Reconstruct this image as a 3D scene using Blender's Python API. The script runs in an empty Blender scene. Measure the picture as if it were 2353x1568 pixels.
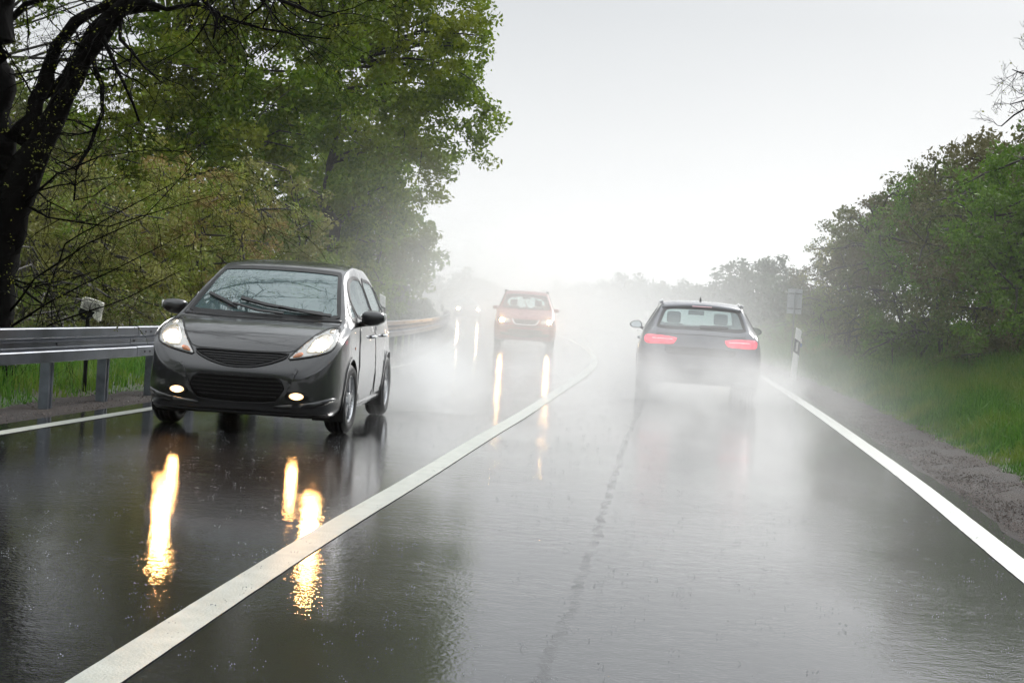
import bpy, bmesh, math, random
import numpy as np
from mathutils import Vector, Matrix
from mathutils.bvhtree import BVHTree
from mathutils.geometry import delaunay_2d_cdt
R = math.radians
random.seed(7)
rng = np.random.default_rng(7)
scene = bpy.context.scene
COL = scene.collection

# ------------------------------------------------------------------ camera
W0, H0, F0 = 2352.0, 1568.0, 3700.0
CAM_H, PITCH, ROLL = 1.2275, 0.0234, 0.0633
cd = bpy.data.cameras.new('camera')
cam = bpy.data.objects.new('camera', cd)
COL.objects.link(cam)
cam.location = (0, 0, CAM_H)
cam.matrix_world = Matrix.Translation((0, 0, CAM_H)) @ Matrix.Rotation(math.pi/2 - PITCH, 4, 'X') @ Matrix.Rotation(ROLL, 4, 'Z')
cd.sensor_width = 36.0
cd.lens = F0 / W0 * 36.0
cd.clip_start = 0.1
cd.clip_end = 3000
scene.camera = cam


def ray(px, py):
    dx, dy = px - W0/2, py - H0/2
    x = dx*math.cos(ROLL) + dy*math.sin(ROLL)
    y = -dx*math.sin(ROLL) + dy*math.cos(ROLL)
    zc, yc = -y, F0
    return Vector((x, yc*math.cos(PITCH) + zc*math.sin(PITCH), zc*math.cos(PITCH) - yc*math.sin(PITCH)))


def at(px, py, Y):
    d = ray(px, py)
    return Vector((0, 0, CAM_H)) + d*(Y/d.y)


# ------------------------------------------------------------------ helpers
def tag(o, label=None, cat=None, group=None, kind=None):
    if label: o['label'] = label
    if cat: o['category'] = cat
    if group: o['group'] = group
    if kind: o['kind'] = kind
    return o


def empty(name, loc, rz=0.0, label=None, cat=None, group=None):
    o = bpy.data.objects.new(name, None)
    COL.objects.link(o)
    o.location = loc
    o.rotation_euler = (0, 0, rz)
    o.empty_display_size = 0.3
    return tag(o, label, cat, group)


def link(name, me, mat, parent=None, smooth=True):
    o = bpy.data.objects.new(name, me)
    COL.objects.link(o)
    if mat is not None:
        for m in (mat if isinstance(mat, (list, tuple)) else [mat]):
            me.materials.append(m)
    if parent: o.parent = parent
    if smooth:
        me.polygons.foreach_set('use_smooth', [True]*len(me.polygons))
    return o


def mesh(name, verts, faces, mat, parent=None, smooth=True, mids=None):
    me = bpy.data.meshes.new(name)
    me.from_pydata([tuple(v) for v in verts], [], faces)
    me.update()
    o = link(name, me, mat, parent, smooth)
    if mids is not None:
        me.polygons.foreach_set('material_index', mids)
    return o


def quads_mesh(name, V, mat, parent=None, k=4, smooth=False):
    """V: (n,k,3) separate polygons"""
    n = len(V)
    me = bpy.data.meshes.new(name)
    me.vertices.add(n*k)
    me.vertices.foreach_set('co', V.reshape(-1).astype(np.float32))
    me.loops.add(n*k)
    me.loops.foreach_set('vertex_index', np.arange(n*k, dtype=np.int32))
    me.polygons.add(n)
    me.polygons.foreach_set('loop_start', np.arange(0, n*k, k, dtype=np.int32))
    me.polygons.foreach_set('loop_total', np.full(n, k, dtype=np.int32))
    me.update(calc_edges=True)
    return link(name, me, mat, parent, False)


class MB:
    def __init__(s): s.v, s.f = [], []
    def add(s, v, f):
        b = len(s.v)
        s.v += [tuple(p) for p in v]
        s.f += [tuple(i + b for i in q) for q in f]
    def box(s, c, d, rot=None, bevel=0.0):
        x, y, z = d[0]/2, d[1]/2, d[2]/2
        pts = [Vector((a, b, e)) for a in (-x, x) for b in (-y, y) for e in (-z, z)]
        if rot is not None: pts = [rot @ p for p in pts]
        s.add([p + Vector(c) for p in pts], [(0, 1, 3, 2), (4, 6, 7, 5), (0, 4, 5, 1), (2, 3, 7, 6), (0, 2, 6, 4), (1, 5, 7, 3)])
    def tube(s, pts, rad, n=6, caps=True):
        pts = [Vector(p) for p in pts]
        if not hasattr(rad, '__len__'): rad = [rad]*len(pts)
        rings = []
        up = Vector((0, 0, 1))
        for i, p in enumerate(pts):
            t = (pts[min(i+1, len(pts)-1)] - pts[max(i-1, 0)])
            if t.length < 1e-9: t = Vector((0, 0, 1))
            t.normalize()
            a = t.cross(up)
            if a.length < 0.1: a = t.cross(Vector((1, 0, 0)))
            a.normalize()
            b = t.cross(a)
            rings.append([p + (a*math.cos(2*math.pi*k/n) + b*math.sin(2*math.pi*k/n))*rad[i] for k in range(n)])
        f = []
        for i in range(len(pts)-1):
            for k in range(n):
                f.append((i*n+k, i*n+(k+1) % n, (i+1)*n+(k+1) % n, (i+1)*n+k))
        if caps:
            f.append(tuple(range(n))[::-1])
            f.append(tuple((len(pts)-1)*n+k for k in range(n)))
        s.add([q for r in rings for q in r], f)
    def rings(s, rr, closed=True, cap0=True, cap1=True):
        n = len(rr[0]); f = []
        for i in range(len(rr)-1):
            for k in range(n if closed else n-1):
                f.append((i*n+k, i*n+(k+1) % n, (i+1)*n+(k+1) % n, (i+1)*n+k))
        if cap0: f.append(tuple(range(n))[::-1])
        if cap1: f.append(tuple((len(rr)-1)*n+k for k in range(n)))
        s.add([q for r in rr for q in r], f)
    def build(s, name, mat, parent=None, smooth=False, bevel=0):
        o = mesh(name, s.v, s.f, mat, parent, smooth)
        if bevel:
            m = o.modifiers.new('bevel', 'BEVEL'); m.width = bevel; m.segments = 2; m.limit_method = 'ANGLE'
        return o


def pchip(pts):
    xs = np.array([p[0] for p in pts], float); ys = np.array([p[1] for p in pts], float)
    h = np.diff(xs); d = np.diff(ys)/h
    m = np.zeros(len(xs))
    for i in range(1, len(xs)-1):
        if d[i-1]*d[i] > 0:
            w1, w2 = 2*h[i]+h[i-1], h[i]+2*h[i-1]
            m[i] = (w1+w2)/(w1/d[i-1]+w2/d[i])
    m[0], m[-1] = d[0], d[-1]
    def f(x):
        x = np.asarray(x, float)
        i = np.clip(np.searchsorted(xs, x)-1, 0, len(xs)-2)
        t = (x-xs[i])/h[i]
        t = np.clip(t, -5, 6)
        return ((1+2*t)*(1-t)**2*ys[i] + t*(1-t)**2*h[i]*m[i] + t*t*(3-2*t)*ys[i+1] + t*t*(t-1)*h[i]*m[i+1])
    return f


def smooth_curve(pts):
    """C1 finite-difference cubic, for road lines"""
    xs = np.array([p[0] for p in pts], float); ys = np.array([p[1] for p in pts], float)
    m = np.gradient(ys, xs)
    def f(x):
        x = np.asarray(x, float)
        i = np.clip(np.searchsorted(xs, x)-1, 0, len(xs)-2)
        h = xs[i+1]-xs[i]; t = np.clip((x-xs[i])/h, 0, 1)
        return ((1+2*t)*(1-t)**2*ys[i] + t*(1-t)**2*h*m[i] + t*t*(3-2*t)*ys[i+1] + t*t*(t-1)*h*m[i+1])
    return f


# ------------------------------------------------------------------ materials
def newmat(name):
    m = bpy.data.materials.new(name); m.use_nodes = True
    nt = m.node_tree
    for n in list(nt.nodes): nt.nodes.remove(n)
    out = nt.nodes.new('ShaderNodeOutputMaterial')
    return m, nt, out


def N(nt, t, **kw):
    n = nt.nodes.new(t)
    for k, v in kw.items():
        if k.startswith('i_'):
            key = k[2:].replace('_', ' ')
            n.inputs[key].default_value = v
        else: setattr(n, k, v)
    return n


def pmat(name, base, rough=0.5, metal=0.0, coat=0.0, coat_rough=0.05, var=0.0, vscale=5.0, bump=0.0, bscale=50.0,
         emit=None, estr=0.0, spec=0.5, trans=0.0, wet=0.0):
    m, nt, out = newmat(name)
    b = N(nt, 'ShaderNodeBsdfPrincipled')
    b.inputs['Base Color'].default_value = (*base, 1)
    b.inputs['Roughness'].default_value = rough
    b.inputs['Metallic'].default_value = metal
    b.inputs['Coat Weight'].default_value = coat
    b.inputs['Coat Roughness'].default_value = coat_rough
    b.inputs['Specular IOR Level'].default_value = spec
    b.inputs['Transmission Weight'].default_value = trans
    nt.links.new(b.outputs[0], out.inputs['Surface'])
    if emit:
        b.inputs['Emission Color'].default_value = (*emit, 1)
        b.inputs['Emission Strength'].default_value = estr
    tc = N(nt, 'ShaderNodeTexCoord')
    if var:
        no = N(nt, 'ShaderNodeTexNoise'); no.inputs['Scale'].default_value = vscale; no.inputs['Detail'].default_value = 6
        nt.links.new(tc.outputs['Object'], no.inputs['Vector'])
        mx = N(nt, 'ShaderNodeMix', data_type='RGBA')
        mx.inputs[6].default_value = (*[c*(1-var) for c in base], 1)
        mx.inputs[7].default_value = (*[min(1, c*(1+var)) for c in base], 1)
        rp = N(nt, 'ShaderNodeMapRange'); rp.inputs[1].default_value = .3; rp.inputs[2].default_value = .7
        nt.links.new(no.outputs[0], rp.inputs[0]); nt.links.new(rp.outputs[0], mx.inputs[0])
        nt.links.new(mx.outputs[2], b.inputs['Base Color'])
        r2 = N(nt, 'ShaderNodeMapRange'); r2.inputs[3].default_value = max(0.02, rough*.8); r2.inputs[4].default_value = min(1, rough*1.25)
        nt.links.new(no.outputs[0], r2.inputs[0]); nt.links.new(r2.outputs[0], b.inputs['Roughness'])
    if bump:
        n2 = N(nt, 'ShaderNodeTexNoise'); n2.inputs['Scale'].default_value = bscale; n2.inputs['Detail'].default_value = 4
        nt.links.new(tc.outputs['Object'], n2.inputs['Vector'])
        bp = N(nt, 'ShaderNodeBump'); bp.inputs['Strength'].default_value = bump; bp.inputs['Distance'].default_value = 0.01
        nt.links.new(n2.outputs[0], bp.inputs['Height'])
        nt.links.new(bp.outputs[0], b.inputs['Normal'])
        if coat: nt.links.new(bp.outputs[0], b.inputs['Coat Normal'])
    return m


def leafmat(name, c1, c2, c3, patch=0.5, transl=0.3):
    """c1..c2 random per leaf, c3 patches"""
    m, nt, out = newmat(name)
    g = N(nt, 'ShaderNodeNewGeometry')
    mx = N(nt, 'ShaderNodeMix', data_type='RGBA')
    mx.inputs[6].default_value = (*c1, 1); mx.inputs[7].default_value = (*c2, 1)
    nt.links.new(g.outputs['Random Per Island'], mx.inputs[0])
    no = N(nt, 'ShaderNodeTexNoise'); no.inputs['Scale'].default_value = patch; no.inputs['Detail'].default_value = 3
    nt.links.new(g.outputs['Position'], no.inputs['Vector'])
    rp = N(nt, 'ShaderNodeMapRange'); rp.inputs[1].default_value = .46; rp.inputs[2].default_value = .6
    nt.links.new(no.outputs[0], rp.inputs[0])
    m2 = N(nt, 'ShaderNodeMix', data_type='RGBA'); m2.inputs[7].default_value = (*c3, 1)
    nt.links.new(mx.outputs[2], m2.inputs[6]); nt.links.new(rp.outputs[0], m2.inputs[0])
    d = N(nt, 'ShaderNodeBsdfPrincipled'); d.inputs['Roughness'].default_value = .55; d.inputs['Specular IOR Level'].default_value = .2
    t = N(nt, 'ShaderNodeBsdfTranslucent')
    nt.links.new(m2.outputs[2], d.inputs['Base Color']); nt.links.new(m2.outputs[2], t.inputs['Color'])
    ms = N(nt, 'ShaderNodeMixShader'); ms.inputs[0].default_value = transl
    nt.links.new(d.outputs[0], ms.inputs[1]); nt.links.new(t.outputs[0], ms.inputs[2])
    nt.links.new(ms.outputs[0], out.inputs['Surface'])
    return m


def glassmat(name, tint, ior=1.7, rough=0.02, streak=0.0, fog=0.0, fogc=(.5, .6, .62)):
    m, nt, out = newmat(name)
    fr = N(nt, 'ShaderNodeFresnel')
    gg = N(nt, 'ShaderNodeNewGeometry'); io = N(nt, 'ShaderNodeMix')   # one thin pane: same reflection from both sides
    io.inputs[2].default_value = ior; io.inputs[3].default_value = 1/ior
    nt.links.new(gg.outputs['Backfacing'], io.inputs[0]); nt.links.new(io.outputs[0], fr.inputs['IOR'])
    tr = N(nt, 'ShaderNodeBsdfTransparent'); tr.inputs[0].default_value = (*tint, 1)
    gl = N(nt, 'ShaderNodeBsdfGlossy'); gl.inputs['Roughness'].default_value = rough
    gl.inputs['Color'].default_value = (.93, 1, 1, 1)
    ms = N(nt, 'ShaderNodeMixShader')
    df = N(nt, 'ShaderNodeBsdfDiffuse'); df.inputs[0].default_value = (*fogc, 1)
    m0 = N(nt, 'ShaderNodeMixShader'); m0.inputs[0].default_value = fog
    nt.links.new(tr.outputs[0], m0.inputs[1]); nt.links.new(df.outputs[0], m0.inputs[2])
    nt.links.new(fr.outputs[0], ms.inputs[0]); nt.links.new(m0.outputs[0], ms.inputs[1]); nt.links.new(gl.outputs[0], ms.inputs[2])
    nt.links.new(ms.outputs[0], out.inputs['Surface'])
    if streak:
        tc = N(nt, 'ShaderNodeTexCoord')
        n2 = N(nt, 'ShaderNodeTexNoise'); n2.inputs['Scale'].default_value = 60; n2.inputs['Detail'].default_value = 3
        mp = N(nt, 'ShaderNodeMapping'); mp.inputs['Scale'].default_value = (1, 1, .35)
        nt.links.new(tc.outputs['Object'], mp.inputs[0]); nt.links.new(mp.outputs[0], n2.inputs['Vector'])
        bp = N(nt, 'ShaderNodeBump'); bp.inputs['Strength'].default_value = streak; bp.inputs['Distance'].default_value = 0.004
        nt.links.new(n2.outputs[0], bp.inputs['Height'])
        nt.links.new(bp.outputs[0], gl.inputs['Normal'])
    return m


def paint(name, base, metal=0.5, rough=0.35, coat=1.0):
    """wet car paint: fine drops in the coat"""
    m, nt, out = newmat(name)
    b = N(nt, 'ShaderNodeBsdfPrincipled')
    b.inputs['Base Color'].default_value = (*base, 1); b.inputs['Metallic'].default_value = metal
    b.inputs['Roughness'].default_value = rough
    b.inputs['Coat Weight'].default_value = coat; b.inputs['Coat Roughness'].default_value = .04
    tc = N(nt, 'ShaderNodeTexCoord')
    vo = N(nt, 'ShaderNodeTexVoronoi'); vo.inputs['Scale'].default_value = 85
    nt.links.new(tc.outputs['Object'], vo.inputs['Vector'])
    rp = N(nt, 'ShaderNodeMapRange'); rp.inputs[1].default_value = .0; rp.inputs[2].default_value = .35; rp.inputs[3].default_value = 1; rp.inputs[4].default_value = 0
    nt.links.new(vo.outputs['Distance'], rp.inputs[0])
    no = N(nt, 'ShaderNodeTexNoise'); no.inputs['Scale'].default_value = 9
    nt.links.new(tc.outputs['Object'], no.inputs['Vector'])
    mu = N(nt, 'ShaderNodeMath', operation='MULTIPLY')
    nt.links.new(rp.outputs[0], mu.inputs[0]); nt.links.new(no.outputs[0], mu.inputs[1])
    bp = N(nt, 'ShaderNodeBump'); bp.inputs['Strength'].default_value = .22; bp.inputs['Distance'].default_value = 0.002
    nt.links.new(mu.outputs[0], bp.inputs['Height']); nt.links.new(bp.outputs[0], b.inputs['Coat Normal'])
    nt.links.new(b.outputs[0], out.inputs['Surface'])
    return m


def emitmat(name, col, s):
    m, nt, out = newmat(name)
    e = N(nt, 'ShaderNodeEmission'); e.inputs[0].default_value = (*col, 1); e.inputs[1].default_value = s
    nt.links.new(e.outputs[0], out.inputs['Surface'])
    return m


M = {}
M['rubber'] = pmat('rubber', (.012, .012, .013), .55, bump=.3, bscale=120)
M['black'] = pmat('black_plastic', (.006, .006, .007), .38, bump=.1, bscale=200, spec=.3)
M['satin'] = pmat('satin_black', (.018, .018, .02), .5)
M['liner'] = pmat('arch_liner', (.006, .006, .006), .8)
M['alloy'] = pmat('alloy', (.55, .56, .58), .28, .9, var=.15, vscale=20)
M['chrome'] = pmat('chrome', (.75, .76, .78), .12, 1.0)
M['seat'] = pmat('seat_cloth', (.03, .03, .034), .9, bump=.3, bscale=150)
M['galv'] = pmat('galvanised_steel', (.14, .155, .18), .33, .75, var=.3, vscale=3, bump=.12, bscale=30)
M['galvpost'] = pmat('galvanised_post', (.13, .145, .17), .42, .55, var=.4, vscale=6, bump=.2, bscale=40)
M['bolt'] = pmat('bolt_steel', (.07, .07, .08), .5, .6)
M['white_plastic'] = pmat('white_plastic', (.82, .82, .79), .4, var=.08, vscale=8)
M['cream'] = pmat('dirty_cream_plastic', (.80, .78, .68), .45, var=.15, vscale=14)
M['blackband'] = pmat('black_band', (.02, .02, .025), .4)
M['reflector'] = pmat('white_reflector', (.6, .6, .58), .2, coat=.6)
M['amber'] = pmat('amber_lens', (.45, .15, .05), .15, coat=1)
M['blue'] = pmat('blue_reflector', (.03, .10, .35), .25)
M['signgrey'] = pmat('sign_back_grey', (.36, .39, .42), .5, .1, var=.1, vscale=4)
M['signdark'] = pmat('sign_board_dark', (.05, .06, .065), .6, var=.2, vscale=3)
M['signpole'] = pmat('sign_pole', (.07, .08, .09), .5, .4)
M['signwhite'] = pmat('sign_white', (.72, .72, .70), .35)
M['signred'] = pmat('sign_red', (.45, .03, .03), .35)
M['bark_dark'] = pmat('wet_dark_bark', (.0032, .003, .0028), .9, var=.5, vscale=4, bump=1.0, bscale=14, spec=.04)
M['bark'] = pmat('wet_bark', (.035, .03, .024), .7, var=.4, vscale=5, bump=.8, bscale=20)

M['leaf_oak'] = leafmat('fresh_oak_leaves', (.10, .17, .010), (.27, .37, .025), (.23, .27, .025), .35, .4)
M['leaf_deep'] = leafmat('deep_green_leaves', (.075, .145, .008), (.20, .29, .02), (.18, .21, .02), .35, .35)
M['leaf_olive'] = leafmat('olive_brown_leaves', (.16, .22, .03), (.30, .33, .055), (.28, .21, .07), .8, .3)
M['leaf_brown'] = leafmat('budding_brown_leaves', (.18, .175, .06), (.28, .28, .07), (.15, .22, .03), .9, .3)
M['leaf_hedge'] = leafmat('hawthorn_leaves', (.065, .095, .02), (.145, .175, .045), (.125, .115, .05), .5, .25)
M['leaf_bright'] = leafmat('bright_green_leaves', (.06, .14, .012), (.16, .28, .028), (.09, .14, .03), .8, .35)
M['leaf_yellow'] = leafmat('yellow_green_buds', (.16, .19, .02), (.24, .26, .03), (.12, .14, .03), .8, .4)
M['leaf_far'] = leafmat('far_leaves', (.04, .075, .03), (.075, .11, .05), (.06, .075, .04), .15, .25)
M['grass'] = leafmat('wet_grass', (.034, .11, .012), (.115, .25, .035), (.15, .22, .035), 1.2, .35)


# ---- road, gravel and ground materials
def road_material():
    m, nt, out = newmat('wet_asphalt')
    g = N(nt, 'ShaderNodeNewGeometry')
    L = nt.links.new
    def noise(scale, det=2, vec=None, rough=.5):
        n = N(nt, 'ShaderNodeTexNoise'); n.inputs['Scale'].default_value = scale; n.inputs['Detail'].default_value = det
        n.inputs['Roughness'].default_value = rough
        L(vec or g.outputs['Position'], n.inputs['Vector']); return n
    # base colour : fine aggregate
    n1 = noise(140, 3); n2 = noise(1.3, 4)
    mx = N(nt, 'ShaderNodeMix', data_type='RGBA'); mx.inputs[6].default_value = (.0025, .0028, .004, 1); mx.inputs[7].default_value = (.012, .012, .0135, 1)
    L(n1.outputs[0], mx.inputs[0])
    b = N(nt, 'ShaderNodeBsdfPrincipled')
    L(mx.outputs[2], b.inputs['Base Color'])
    # ripples of the water film, a few scales
    w1 = noise(48, 3); w2 = noise(11, 2); w3 = noise(2.3, 2)
    a = N(nt, 'ShaderNodeMath', operation='MULTIPLY_ADD'); a.inputs[1].default_value = 1.1
    L(w2.outputs[0], a.inputs[0]); L(w1.outputs[0], a.inputs[2])
    c = N(nt, 'ShaderNodeMath', operation='MULTIPLY_ADD'); c.inputs[1].default_value = 1.0
    L(w3.outputs[0], c.inputs[0]); L(a.outputs[0], c.inputs[2])
    # rain rings
    vo = N(nt, 'ShaderNodeTexVoronoi'); vo.inputs['Scale'].default_value = 3.2
    L(g.outputs['Position'], vo.inputs['Vector'])
    sn = N(nt, 'ShaderNodeMath', operation='MULTIPLY'); sn.inputs[1].default_value = 95
    L(vo.outputs['Distance'], sn.inputs[0])
    s2 = N(nt, 'ShaderNodeMath', operation='SINE'); L(sn.outputs[0], s2.inputs[0])
    fo = N(nt, 'ShaderNodeMapRange'); fo.inputs[1].default_value = .02; fo.inputs[2].default_value = .22; fo.inputs[3].default_value = .28; fo.inputs[4].default_value = 0
    L(vo.outputs['Distance'], fo.inputs[0])
    mr = N(nt, 'ShaderNodeMath', operation='MULTIPLY'); L(s2.outputs[0], mr.inputs[0]); L(fo.outputs[0], mr.inputs[1])
    ad = N(nt, 'ShaderNodeMath', operation='ADD'); L(c.outputs[0], ad.inputs[0]); L(mr.outputs[0], ad.inputs[1])
    # film thickness modulates ripple strength
    n4 = noise(.55, 3)
    st = N(nt, 'ShaderNodeMapRange'); st.inputs[1].default_value = .35; st.inputs[2].default_value = .65; st.inputs[3].default_value = .10; st.inputs[4].default_value = .34
    L(n4.outputs[0], st.inputs[0])
    bp = N(nt, 'ShaderNodeBump'); bp.inputs['Distance'].default_value = .0043
    L(st.outputs[0], bp.inputs['Strength']); L(ad.outputs[0], bp.inputs['Height'])
    # stone texture showing through
    b2 = N(nt, 'ShaderNodeBump'); b2.inputs['Distance'].default_value = .003; b2.inputs['Strength'].default_value = .5
    L(n1.outputs[0], b2.inputs['Height'])
    L(b2.outputs[0], b.inputs['Normal'])
    b.inputs['Roughness'].default_value = .6; b.inputs['Specular IOR Level'].default_value = .03
    b.inputs['Coat Weight'].default_value = 1
    b.inputs['Coat IOR'].default_value = 1.8
    cr = N(nt, 'ShaderNodeMapRange'); cr.inputs[1].default_value = .3; cr.inputs[2].default_value = .7; cr.inputs[3].default_value = .02; cr.inputs[4].default_value = .07
    L(n2.outputs[0], cr.inputs[0]); L(cr.outputs[0], b.inputs['Coat Roughness'])
    L(bp.outputs[0], b.inputs['Coat Normal'])
    L(b.outputs[0], out.inputs['Surface'])
    return m


M['road'] = road_material()
M['line'] = pmat('road_marking_paint', (.44, .455, .41), .5, coat=.35, coat_rough=.18, var=.13, vscale=7, bump=.5, bscale=90)
M['seam'] = pmat('bitumen_seam', (.012, .012, .013), .55, coat=.5, coat_rough=.3)
_nt = M['seam'].node_tree
_b = [n for n in _nt.nodes if n.type == 'BSDF_PRINCIPLED'][0]
_n = _nt.nodes.new('ShaderNodeTexNoise'); _n.inputs['Scale'].default_value = 3; _n.inputs['Detail'].default_value = 10; _n.inputs['Roughness'].default_value = .75
_g = _nt.nodes.new('ShaderNodeNewGeometry'); _nt.links.new(_g.outputs['Position'], _n.inputs['Vector'])
_r = _nt.nodes.new('ShaderNodeMapRange'); _r.inputs[1].default_value = .40; _r.inputs[2].default_value = .70; _r.inputs[4].default_value = .26
_nt.links.new(_n.outputs[0], _r.inputs[0]); _nt.links.new(_r.outputs[0], _b.inputs['Alpha'])


def ground_mat(name, c1, c2, c3, s1, s2, bump, rough=.8):
    m, nt, out = newmat(name)
    g = N(nt, 'ShaderNodeNewGeometry'); L = nt.links.new
    b = N(nt, 'ShaderNodeBsdfPrincipled'); b.inputs['Roughness'].default_value = rough
    n1 = N(nt, 'ShaderNodeTexNoise'); n1.inputs['Scale'].default_value = s1; n1.inputs['Detail'].default_value = 6
    n2 = N(nt, 'ShaderNodeTexNoise'); n2.inputs['Scale'].default_value = s2; n2.inputs['Detail'].default_value = 4
    L(g.outputs['Position'], n1.inputs['Vector']); L(g.outputs['Position'], n2.inputs['Vector'])
    r1 = N(nt, 'ShaderNodeMapRange'); r1.inputs[1].default_value = .35; r1.inputs[2].default_value = .65; L(n1.outputs[0], r1.inputs[0])
    r2 = N(nt, 'ShaderNodeMapRange'); r2.inputs[1].default_value = .42; r2.inputs[2].default_value = .62; L(n2.outputs[0], r2.inputs[0])
    a = N(nt, 'ShaderNodeMix', data_type='RGBA'); a.inputs[6].default_value = (*c1, 1); a.inputs[7].default_value = (*c2, 1); L(r1.outputs[0], a.inputs[0])
    c = N(nt, 'ShaderNodeMix', data_type='RGBA'); c.inputs[7].default_value = (*c3, 1); L(a.outputs[2], c.inputs[6]); L(r2.outputs[0], c.inputs[0])
    L(c.outputs[2], b.inputs['Base Color'])
    bp = N(nt, 'ShaderNodeBump'); bp.inputs['Strength'].default_value = bump; bp.inputs['Distance'].default_value = .03
    L(n1.outputs[0], bp.inputs['Height']); L(bp.outputs[0], b.inputs['Normal'])
    L(b.outputs[0], out.inputs['Surface'])
    return m


M['soil'] = ground_mat('soil_and_short_grass', (.02, .045, .012), (.04, .08, .02), (.05, .045, .025), 9, .8, .8)
M['gravel'] = ground_mat('wet_gravel', (.013, .010, .0085), (.042, .031, .027), (.030, .019, .014), 60, 1.2, .9, .85)
M['pebble'] = leafmat('pebbles', (.012, .010, .009), (.22, .18, .165), (.05, .036, .028), 2.0, 0.0)

# ------------------------------------------------------------------ world and sun
SUN_EL, SUN_AZ = 31.0, 25.0     # azimuth measured from +Y towards +X
w = bpy.data.worlds.new('World'); scene.world = w; w.use_nodes = True
nt = w.node_tree
for n in list(nt.nodes): nt.nodes.remove(n)
wo = N(nt, 'ShaderNodeOutputWorld'); bg = N(nt, 'ShaderNodeBackground')
sky = N(nt, 'ShaderNodeTexSky'); sky.sky_type = 'NISHITA'; sky.sun_disc = False
sky.sun_elevation = R(SUN_EL); sky.sun_rotation = R(SUN_AZ); sky.air_density = 1.5; sky.dust_density = 4; sky.ozone_density = 1
hs = N(nt, 'ShaderNodeHueSaturation'); hs.inputs['Saturation'].default_value = .22; hs.inputs['Value'].default_value = .36
nt.links.new(sky.outputs[0], hs.inputs['Color'])
# overcast layer: even bright cloud, a little darker and bluer overhead
tc = N(nt, 'ShaderNodeTexCoord'); sx = N(nt, 'ShaderNodeSeparateXYZ'); nt.links.new(tc.outputs['Generated'], sx.inputs[0])
cr = N(nt, 'ShaderNodeValToRGB')
cr.color_ramp.elements[0].position = 0.0; cr.color_ramp.elements[0].color = (8.1, 8.25, 8.35, 1)
cr.color_ramp.elements[1].position = 0.9; cr.color_ramp.elements[1].color = (15, 15.6, 16, 1)
e = cr.color_ramp.elements.new(.10); e.color = (6.9, 7.1, 7.25, 1)
e = cr.color_ramp.elements.new(.18); e.color = (5.5, 5.75, 6.0, 1)
e = cr.color_ramp.elements.new(.5); e.color = (7.6, 8.0, 8.4, 1)
e = cr.color_ramp.elements.new(.26); e.color = (5.2, 5.55, 5.9, 1)
nt.links.new(sx.outputs[2], cr.inputs[0])
no = N(nt, 'ShaderNodeTexNoise'); no.inputs['Scale'].default_value = 2.2; no.inputs['Detail'].default_value = 3
nt.links.new(tc.outputs['Generated'], no.inputs['Vector'])
mrn = N(nt, 'ShaderNodeMapRange'); mrn.inputs[3].default_value = .9; mrn.inputs[4].default_value = 1.08
nt.links.new(no.outputs[0], mrn.inputs[0])
vm = N(nt, 'ShaderNodeVectorMath', operation='SCALE'); nt.links.new(cr.outputs[0], vm.inputs[0]); nt.links.new(mrn.outputs[0], vm.inputs['Scale'])
mxw = N(nt, 'ShaderNodeMix', data_type='RGBA'); mxw.inputs[0].default_value = .82
nt.links.new(hs.outputs[0], mxw.inputs[6]); nt.links.new(vm.outputs[0], mxw.inputs[7])
nt.links.new(mxw.outputs[2], bg.inputs[0]); bg.inputs[1].default_value = .10
nt.links.new(bg.outputs[0], wo.inputs[0])

sl = bpy.data.lights.new('sun', 'SUN'); sl.energy = 1.5; sl.angle = R(20); sl.color = (1, .98, .95)
so = bpy.data.objects.new('sun', sl); COL.objects.link(so)
sd = Vector((math.sin(R(SUN_AZ))*math.cos(R(SUN_EL)), math.cos(R(SUN_AZ))*math.cos(R(SUN_EL)), math.sin(R(SUN_EL))))
so.rotation_euler = sd.to_track_quat('Z', 'Y').to_euler()
so.location = sd*80

scene.view_settings.view_transform = 'Standard'
scene.view_settings.look = 'None'
scene.view_settings.exposure = 0.5
scene.view_settings.gamma = 1.0

# ------------------------------------------------------------------ road lines
CEN = smooth_curve([(-40, -4.6), (0, -1.58), (4.86, -1.20), (8.43, -.86), (10.6, -.62), (14.3, -.23), (17.85, .16), (23.15, .70), (28.35, 1.23), (34.2, 1.73), (39, 2.02), (46, 2.22), (57, 2.24), (65, 2.08), (75, 1.6), (85, .7), (100, -1.2), (120, -4.8), (150, -13), (200, -34), (300, -90)])
LEF = smooth_curve([(-40, -8.4), (0, -5.05), (8, -4.28), (12.2, -3.84), (15.5, -3.42), (20, -2.85), (27.1, -2.08), (31, -1.78), (37.2, -1.55), (43.7, -1.5), (53.7, -1.66), (64.2, -2.0), (73, -2.45), (85, -3.3), (100, -5), (120, -8.5), (150, -16.7), (200, -37.8), (300, -94)])
RIG = smooth_curve([(-40, -1.2), (0, 1.8), (8.4, 2.75), (13, 3.30), (17.25, 3.75), (23.9, 4.42), (29.6, 4.95), (35.3, 5.45), (45, 6.05), (57, 6.35), (70, 6.3), (79, 5.9), (84.3, 5.35), (88.3, 4.7), (100, 2.4), (120, -1.2), (150, -9.4), (200, -30.4), (300, -86)])
YS = np.unique(np.concatenate([np.arange(-40, 0, 2), np.arange(0, 60, .5), np.arange(60, 120, 1), np.arange(120, 301, 4)]))


def dir_normal(fn, Y):
    d = (fn(Y+.05)-fn(Y-.05))/.1
    n = np.stack([np.ones_like(Y), -d], -1)
    return n/np.linalg.norm(n, axis=-1, keepdims=True)


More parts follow.
